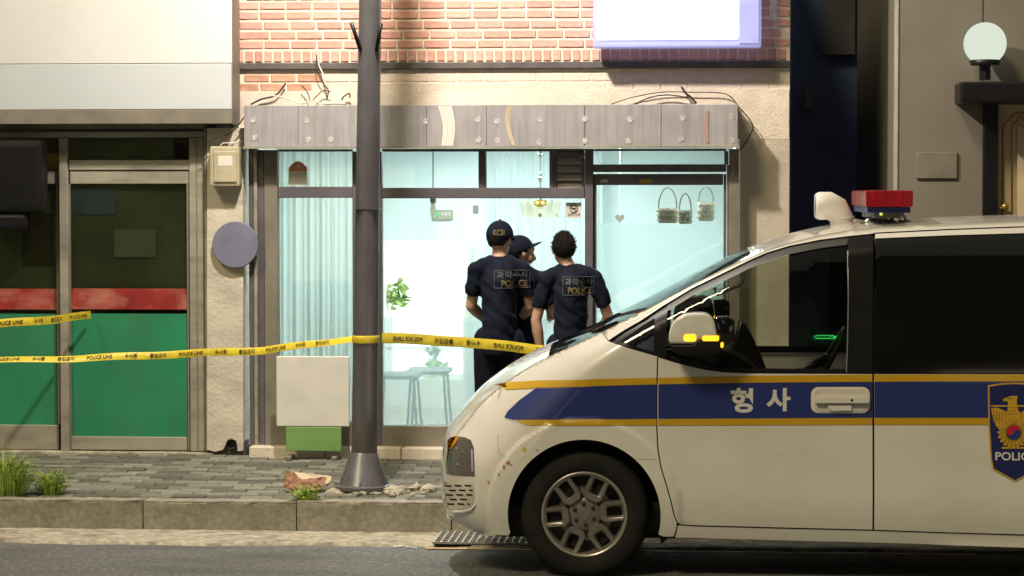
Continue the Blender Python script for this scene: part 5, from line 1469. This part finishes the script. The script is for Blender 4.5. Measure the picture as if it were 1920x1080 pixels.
for sx in (-1, 1):
    for i in range(5):
        bx_ = 1900 + sx * (14 + i * 5.5)
        deco('feather_line', [(bx_, 772 - i * .8), (bx_ + sx * 1.3, 772 - i * .8), (bx_ + sx * 3, 796 - i), (bx_ + sx * 2, 797 - i)], M_gold_d, cr, -.0080, .2)
deco('eagle', [(1880, 749), (1883, 746), (1890, 745), (1893, 742.5), (1906, 742), (1908, 743), (1906, 748), (1906.5, 758), (1909, 768), (1914, 778), (1915, 790), (1885, 790), (1886, 778), (1889, 766), (1890, 756), (1888, 752), (1882, 752.5)], M_gold, cr, -.0082, .06)
deco('eye', [(1890, 746.5), (1896, 746), (1896.5, 748), (1891, 748.4)], M_gold_d, cr, -.0088, .2)
for i in range(3):
    for j in range(4):
        deco('feather', [(1891 + j * 4.6 + (i % 2) * 2, 763 + i * 6), (1893.4 + j * 4.6 + (i % 2) * 2, 763 + i * 6), (1892.2 + j * 4.6 + (i % 2) * 2, 766.5 + i * 6)], M_gold_d, cr, -.0088, .2)
for i in range(20):
    a = 2 * math.pi * i / 20
    def pp(r_, w): return (c0[0] + r_ * math.cos(a + w), c0[1] + r_ * math.sin(a + w))
    deco('petal', [pp(12, -.13), pp(26, -.13), pp(30, -.06), pp(30, .06), pp(26, .13), pp(12, .13)], M_gold, cr, -.0094 - .0003 * (i % 2), .2)
    deco('petal_line', [pp(15, -.012), pp(26, -.02), pp(26, .02), pp(15, .012)], M_gold_d, cr, -.0102, .2)
deco('medallion_ring', [(c0[0] + 15.5 * math.cos(a), c0[1] + 15.5 * math.sin(a)) for a in np.linspace(0, 2 * math.pi, 25)[:-1]], M_gold_d, cr, -.0106, .2)
up, dn = [], []
rt_ = 13.5
wave = [(c0[0] - rt_ + rt_ / 2 - rt_ / 2 * math.cos(t), c0[1] + rt_ / 2 * math.sin(t) * .75) for t in np.linspace(0, math.pi, 9)] + [(c0[0] + rt_ / 2 - rt_ / 2 * math.cos(t), c0[1] - rt_ / 2 * math.sin(t) * .75) for t in np.linspace(0, math.pi, 9)][1:]
deco('red_half', wave + [(c0[0] + rt_ * math.cos(a), c0[1] - rt_ * math.sin(a)) for a in np.linspace(0, math.pi, 16)][1:-1], M_emb_red, cr, -.0112, .2)
deco('blue_half', wave + [(c0[0] + rt_ * math.cos(a), c0[1] + rt_ * math.sin(a)) for a in np.linspace(0, math.pi, 16)][1:-1], M_navy, cr, -.0112, .2)
deco('base_bar', [(1878, 838), (1925, 838), (1925, 841), (1878, 841)], M_gold, cr, -.0075, .2)
body_text('POLICE', 1866, 1941, 847, 863.5, M_letter, cr, .02, off=-.0085)

# =================================================================== ACROSS THE STREET (behind the camera, seen only as reflections)
ob = thing('opposite_building', 'dark row of shops across the street with a few lit windows', 'building', (0, -9, 0))
M_ob = mat('opposite_wall', (.12, .11, .10), .9, var=.2, vscale=1)
box('wall', M_ob, ob, -26, 26, -10, -9, 0, 9)
M_win = emis('warm_window', (1.0, .82, .55), 1.1); M_win2 = emis('cool_window', (.75, .9, 1.0), .9)
for i, (x0_, w_, z0_, h_) in enumerate(((-17, 2.6, .6, 2.0), (-11, 1.6, 3.6, 1.3), (-7.5, 3.0, .5, 2.1), (-2, 1.4, 3.7, 1.2), (3.5, 3.2, .5, 2.0), (9, 1.5, 3.6, 1.3), (13, 2.4, .6, 2.0), (18, 1.5, 3.6, 1.3))):
    f_ = box('window', M_alu_s, ob, x0_ - .08, x0_ + w_ + .08, -9.0, -8.95, z0_ - .08, z0_ + h_ + .08)
    box('pane', M_win if i % 3 else M_win2, f_, x0_, x0_ + w_, -8.949, -8.94, z0_, z0_ + h_)
# green neon loop mirrored in the front side window
_g = pv(1545, 632, .014); _e = 2e-3
_y = inset([_g, (_g[0] + _e, _g[1]), (_g[0] - _e, _g[1]), (_g[0], _g[1] + _e), (_g[0], _g[1] - _e)])
_n = Vector(((_y[1] - _y[2]) / (2 * _e), -1, (_y[3] - _y[4]) / (2 * _e))).normalized()
_p = Vector((_g[0], YV + _y[0] + .014, _g[1])); _d = (_p - CAM).normalized(); _r = _d - 2 * _d.dot(_n) * _n
_c = _p + _r * ((-8.7 - _p.y) / _r.y)
neo = thing('neon_sign', 'green neon loop sign hung across the street, mirrored in the van window', 'sign', _c)
k = MB(); k.tube([(_c.x + .16 * math.cos(a) * (1 if math.cos(a) > 0 else .9), _c.y, _c.z + .075 * math.copysign(abs(math.sin(a)) ** .6, math.sin(a))) for a in np.linspace(-2.7, 2.7, 30)], .012, 8)
k.build('tube', emis('neon_green', (.06, 1.0, .16), 26), neo, smooth=True)
MB().tube([(_c.x, _c.y, _c.z + .07), (_c.x, _c.y, max(_c.z + 1, 6)), (_c.x, -9.0, max(_c.z + 1, 6))], .02, 6).build('hanger', M_alu, neo)

# =================================================================== OFFICERS
def remesh(k, name, voxel, smooth=4):
    """fuse overlapping tapered forms into one continuous surface"""
    bmesh.ops.recalc_face_normals(k.bm, faces=k.bm.faces[:])
    me = bpy.data.meshes.new(name); k.bm.to_mesh(me); k.bm.free()
    o = bpy.data.objects.new(name, me); C.objects.link(o)
    m = o.modifiers.new('r', 'REMESH'); m.mode = 'VOXEL'; m.voxel_size = voxel
    s = o.modifiers.new('s', 'SMOOTH'); s.factor = .6; s.iterations = smooth
    dg = bpy.context.evaluated_depsgraph_get(); out = bpy.data.meshes.new_from_object(o.evaluated_get(dg)); out.name = name
    bpy.data.objects.remove(o); bpy.data.meshes.remove(me)
    out.shade_smooth(); return out
def limb(k, pts, rads):
    k.tube(pts, rads, 14); k.ball(pts[0], rads[0] if not isinstance(rads[0], tuple) else min(rads[0])); k.ball(pts[-1], rads[-1] if not isinstance(rads[-1], tuple) else min(rads[-1]))
def hand(k, wrist, d, side, curl=.5):
    """palm, four fingers and a thumb leaving the side of the palm"""
    d = Vector(d).normalized(); fw_ = Vector((0, 1, 0)); lat = Vector((side, 0, 0)); w = Vector(wrist)
    k.tube([w, w + d * .045, w + d * .09], [(.020, .026), (.017, .040), (.014, .040)], 10)
    for i, L in enumerate((.068, .078, .072, .056)):
        b = w + d * .085 + fw_ * (.030 - .020 * i)
        p1 = b + d * L * .5; p2 = p1 + (d * (1 - curl) - lat * curl).normalized() * L * .35; p3 = p2 + (d * .3 - lat).normalized() * L * .25
        k.tube([b, p1, p2, p3], [.0092, .0088, .008, .0065], 8); k.ball(p3, .0066, 6, 5)
    t0 = w + d * .03 + fw_ * .030; k.tube([t0, t0 + fw_ * .03 + d * .025, t0 + fw_ * .038 + d * .055], [.012, .0105, .008], 8); k.ball(t0 + fw_ * .038 + d * .055, .008, 6, 5)
def person(label, px, Y, top_py, h, lean, shoulder, head, arms, cap, print_px, shirt_lines):
    """lean: forward tilt of the upper body; head: (yaw, pitch, dx); arms: elbows and wrists per side"""
    x = X(px, Y, 600); z0 = pave_z(Y); s = h / 1.72
    top = atY(px, top_py, Y).z - z0
    root_loc = Vector((x, Y, z0))
    M = Matrix.Translation(root_loc) @ Matrix.Scale(s, 4)
    pel = Vector((0, 0, .93)); lf = lean
    chest = Vector((0, lf * .8, 1.30)); neck = Vector((0, lf, 1.47)); hc = Vector((head[2], lf + .035, 1.592))
    sh = shoulder / 2
    sho = {sd: Vector((sd * sh, lf * .9, 1.40)) for sd in (-1, 1)}
    k = MB()
    # torso, neck, legs, arms and head fuse to one body
    k.tube([pel + Vector((0, 0, -.06)), pel + Vector((0, 0, .1)), Vector((0, lf * .5, 1.15)), chest, Vector((0, lf, 1.42)), neck], [(.145, .095), (.135, .085), (.13, .085), (.14, .085), (.09, .05), (.054, .054)], 16)
    k.tube([neck - Vector((0, 0, .04)), hc - Vector((0, 0, .05))], [.056, .052], 12)
    hm = Matrix.Translation(hc) @ Matrix.Rotation(head[0], 4, 'Z') @ Matrix.Rotation(-head[1], 4, 'X')
    hb = MB(); hb.ball((0, 0, .015), (.075, .095, .098), 20, 16); hb.ball((0, .028, -.05), (.055, .062, .062), 16, 12)
    hb.tube([(0, .088, .012), (0, .106, -.018), (0, .092, -.026)], [.009, .014, .012], 8)
    for sd in (-1, 1):
        hb.ball((sd * .076, -.005, -.005), (.010, .020, .032), 10, 8); hb.ball((sd * .03, .083, .018), (.014, .010, .008), 8, 6)
    hb.ball((0, .084, -.052), (.022, .010, .007), 8, 6); hb.ball((0, .078, -.085), (.024, .018, .018), 8, 6)
    hb.bm.transform(hm); k.merge(hb.bm)
    knees = {}
    for sd in (-1, 1):
        hip = Vector((sd * .085, 0, .90)); kn = Vector((sd * .10, .03, .49)); an = Vector((sd * .11, -.02, .09))
        knees[sd] = (hip, kn, an)
        limb(k, [hip, kn, kn + Vector((0, -.025, -.12)), an], [.075, .055, .052, .038])
        el, wr = Vector(arms[sd][0]), Vector(arms[sd][1])
        limb(k, [sho[sd], sho[sd].lerp(el, .5), el], [.042, .043, .039]); limb(k, [el, el.lerp(wr, .3), wr], [.040, .042, .027])
        hand(k, wr, (wr - el), sd, .45)
    k.bm.transform(M)
    body = link('person', remesh(k, 'person', .0085, 3)); body.data.materials.append(M_skin)
    tag(body, label, 'person', 'officers in front of the shop')
    # shirt with short sleeves
    k = MB(); k.tube([pel + Vector((0, 0, -.05)), pel + Vector((0, 0, .1)), Vector((0, lf * .5, 1.15)), chest, Vector((0, lf * .95, 1.39)), Vector((0, lf, 1.455))], [(.178, .128), (.172, .122), (.168, .122), (.178, .124), (.14, .10), (.078, .074)], 20)
    for sd in (-1, 1):
        el = Vector(arms[sd][0]); e = sho[sd].lerp(el, .72)
        limb(k, [Vector((sd * .06, lf * .95, 1.42)), sho[sd] - Vector((0, 0, .01))], [.072, .058]); k.tube([sho[sd], sho[sd].lerp(el, .4), e], [.059, .061, .060], 14)
    k.tube([neck - Vector((0, 0, .05)), neck + Vector((0, .0, .012))], [.080, .066], 14)
    rr = random.Random(px); k.bm.transform(M)
    sm = remesh(k, 'shirt', .010, 4)
    for v in sm.vertices:
        c_ = v.co; v.co += v.normal * (.0048 * math.sin(c_.z * 41 + c_.x * 29 + 3 * math.sin(c_.x * 14 + px) + px) * math.sin(c_.x * 19 - c_.z * 13 + 2 * math.sin(c_.z * 9)) + .003 * math.sin(c_.x * 60 + c_.z * 35 + 2 * math.sin(c_.z * 30)))
    shirt = link('shirt', sm, body); sm.materials.append(M_shirt)
    # trousers and shoes
    k = MB(); k.tube([pel + Vector((0, 0, .02)), pel - Vector((0, 0, .06)), pel - Vector((0, 0, .13))], [(.165, .115), (.175, .125), (.165, .12)], 18)
    for sd in (-1, 1):
        hip, kn, an = knees[sd]; limb(k, [hip, kn, kn + Vector((0, -.03, -.15)), an], [.098, .075, .070, .064])
    k.bm.transform(M); tm = remesh(k, 'trousers', .011, 4); tm.materials.append(M_trouser); link('trousers', tm, body)
    for sd in (-1, 1):
        hip, kn, an = knees[sd]; k = MB(); k.tube([an + Vector((0, -.06, -.05)), an + Vector((0, .03, -.04)), an + Vector((0, .12, -.055)), an + Vector((0, .19, -.062))], [(.035, .038), (.042, .048), (.044, .034), (.036, .022)], 12)
        k.ball(an + Vector((0, -.06, -.045)), .036); k.ball(an + Vector((0, .19, -.062)), .024); k.bm.transform(M)
        sm2 = remesh(k, 'shoe', .009, 2); sm2.materials.append(M_black); link('shoe', sm2, body)
    # hair
    k = MB(); rr = random.Random(int(px) + 1)
    hb = bmesh.new(); bmesh.ops.create_icosphere(hb, subdivisions=4, radius=1)
    for v in hb.verts:
        n_ = v.co.copy(); lump = 1 + .035 * math.sin(n_.x * 9 + px) * math.sin(n_.z * 11) + rr.uniform(-.012, .018)
        v.co = Vector((n_.x * .0845 * lump, n_.y * .103 * lump - .008, .022 + n_.z * .108 * lump))
    bad = [v for v in hb.verts if (v.co.y > .045 and v.co.z < .07) or v.co.z < -.055 + (.03 * (v.co.y + .1) / .1 if v.co.y > -.05 else 0) or (abs(v.co.x) > .05 and v.co.z < -.02 + .0 and v.co.y > -.04)]
    bmesh.ops.delete(hb, geom=bad, context='VERTS'); hb.transform(hm); k.merge(hb)
    if not cap:
        for i in range(420):
            a = rr.uniform(0, 2 * math.pi); e = rr.uniform(-.3, 1.4); n_ = Vector((math.cos(a) * math.cos(e), math.sin(a) * math.cos(e), math.sin(e)))
            p = Vector((n_.x * .083, n_.y * .101 - .008, .022 + n_.z * .106))
            if p.y > .05 and p.z < .07: continue
            d = (n_ + Vector((rr.uniform(-.7, .7), rr.uniform(-.5, .5), rr.uniform(-.5, .4)))).normalized(); w = d.cross(n_ + Vector((.01, .02, 0))).normalized() * .004
            q = [hm @ (p - w), hm @ (p + w), hm @ (p + d * rr.uniform(.012, .026))]; k.face(q)
    k.bm.transform(M); k.build('hair', M_hair, body, smooth=True, fix=False)
    if cap:
        k = MB(); hb = bmesh.new(); bmesh.ops.create_uvsphere(hb, u_segments=28, v_segments=18, radius=1)
        for v in hb.verts:
            n_ = v.co.copy(); v.co = Vector((n_.x * .093, n_.y * .112 - .004, .030 + n_.z * (.108 if n_.z > 0 else .05)))
        bmesh.ops.delete(hb, geom=[v for v in hb.verts if v.co.z < .012], context='VERTS'); hb.transform(hm); k.merge(hb); k.bm.transform(M)
        cp_ = k.build('cap', M_shirt, body, smooth=True)
        k = MB(); prev = None
        for i in range(13):
            a = R(-62 + 124 * i / 12); c_, d_ = math.sin(a), math.cos(a)
            cur = [k.bm.verts.new(hm @ Vector(q)) for q in ((.090 * c_, .106 * d_, .022), (.098 * c_, (.106 + .075 * d_) * d_, .012), (.096 * c_, (.106 + .075 * d_) * d_, .006), (.088 * c_, .104 * d_, .014))]
            if prev:
                for j in range(4): k.bm.faces.new((prev[j], cur[j], cur[(j+1) % 4], prev[(j+1) % 4]))
            prev = cur
        k.bm.transform(M); k.build('brim', M_shirt, cp_, smooth=True)
        if cap != 'plain':
            bv = BVHTree.FromObject(cp_, bpy.context.evaluated_depsgraph_get())
            a, b = cap; A, B = atY(a[0], a[1], Y), atY(b[0], b[1], Y); bm = fit_text('KCSI', B.x - A.x, A.z - B.z, .03)
            for v in bm.verts:
                o_ = Vector(((A.x + B.x) / 2 + v.co.x, Y - 1, (A.z + B.z) / 2 + v.co.y)); hit = bv.ray_cast(o_, Vector((0, 1, 0))); v.co = (hit[0] if hit[0] else Vector((o_.x, Y - .08, o_.z))) - Vector((0, .011, 0))
            kk = MB(); kk.merge(bm); kk.build('lettering', M_shirt_gold, cp_, fix=False)
        k = MB(); k.ball(hm @ Vector((0, -.004, .138)), .009, 8, 6); k.bm.transform(M); k.build('button', M_shirt, cp_)
    # printed block on the back, laid on the cloth
    bpy.context.view_layer.update(); bv = BVHTree.FromPolygons([v.co for v in sm.vertices], [p.vertices for p in sm.polygons])
    def onto(bm, lift):
        for v in bm.verts:
            o_ = Vector((v.co.x, Y - 1.2, v.co.z)); hit = bv.ray_cast(o_, Vector((0, 1, 0))); v.co = (hit[0] if hit[0] else Vector((o_.x, Y - .05, o_.z))) - Vector((0, lift, 0))
    for (txt, a0, a1, b0, b1, m) in shirt_lines:
        A, B = atY(a0, b0, Y - .1), atY(a1, b1, Y - .1); bm = fit_text(txt, B.x - A.x, A.z - B.z, .02)
        for v in bm.verts: v.co = Vector(((A.x + B.x) / 2 + v.co.x, 0, (A.z + B.z) / 2 + v.co.y))
        onto(bm, .005); kk = MB(); kk.merge(bm); kk.build('back_print', m, shirt, fix=False)
    if print_px:
        a0, a1, b0, b1 = print_px; A, B = atY(a0, b0, Y - .1), atY(a1, b1, Y - .1); kk = MB(); n = 14
        for (p0, p1) in (((A.x, A.z), (B.x, A.z)), ((A.x, B.z), (B.x, B.z)), ((A.x, A.z), (A.x, B.z)), ((B.x, A.z), (B.x, B.z))):
            pts = []
            for i in range(n + 1):
                t = i / n; o_ = Vector((p0[0] + (p1[0] - p0[0]) * t, Y - 1.2, p0[1] + (p1[1] - p0[1]) * t)); hit = bv.ray_cast(o_, Vector((0, 1, 0)))
                if hit[0]: pts.append(hit[0] - Vector((0, .003, 0)))
            if len(pts) > 1: kk.tube(pts, .0022, 5)
        kk.build('print_border', M_shirt_txt, shirt)
    return body
YPN = 16.72
person('officer in dark cap and navy shirt with back print, left of the group', 936, YPN, 418, 1.74, .02, .315, (R(-22), R(4), .0),
       {-1: ((-.200, .06, 1.13), (-.12, .28, 1.02)), 1: ((.215, .08, 1.13), (.13, .29, 1.04))}, ((926, 430), (947, 441)), (928, 992, 507, 540),
       [('과학수사', 932, 989, 508, 522, M_shirt_txt), ('POLICE', 941, 988, 525, 538, M_shirt_gold)])
person('officer in dark cap looking down, half hidden behind the left officer', 972, YPN + .38, 440, 1.62, .04, .34, (R(-70), R(-24), .015),
       {-1: ((-.25, .05, 1.10), (-.2, .2, .92)), 1: ((.25, .10, 1.12), (.22, .32, 1.08))}, 'plain', None, [])
person('bareheaded officer with dark hair and navy shirt at the right of the group', 1070, YPN - .05, 432, 1.675, -.01, .335, (R(18), R(-10), -.055),
       {-1: ((-.25, .02, 1.08), (-.215, .06, .83)), 1: ((.27, .04, 1.10), (.20, .22, .98))}, None, (1056, 1113, 519, 553),
       [('과학수사', 1060, 1111, 521, 535, M_shirt_txt), ('POLICE', 1066, 1110, 538, 551, M_shirt_gold), ('KCSI', 1082, 1101, 566, 573, M_shirt_txt)])
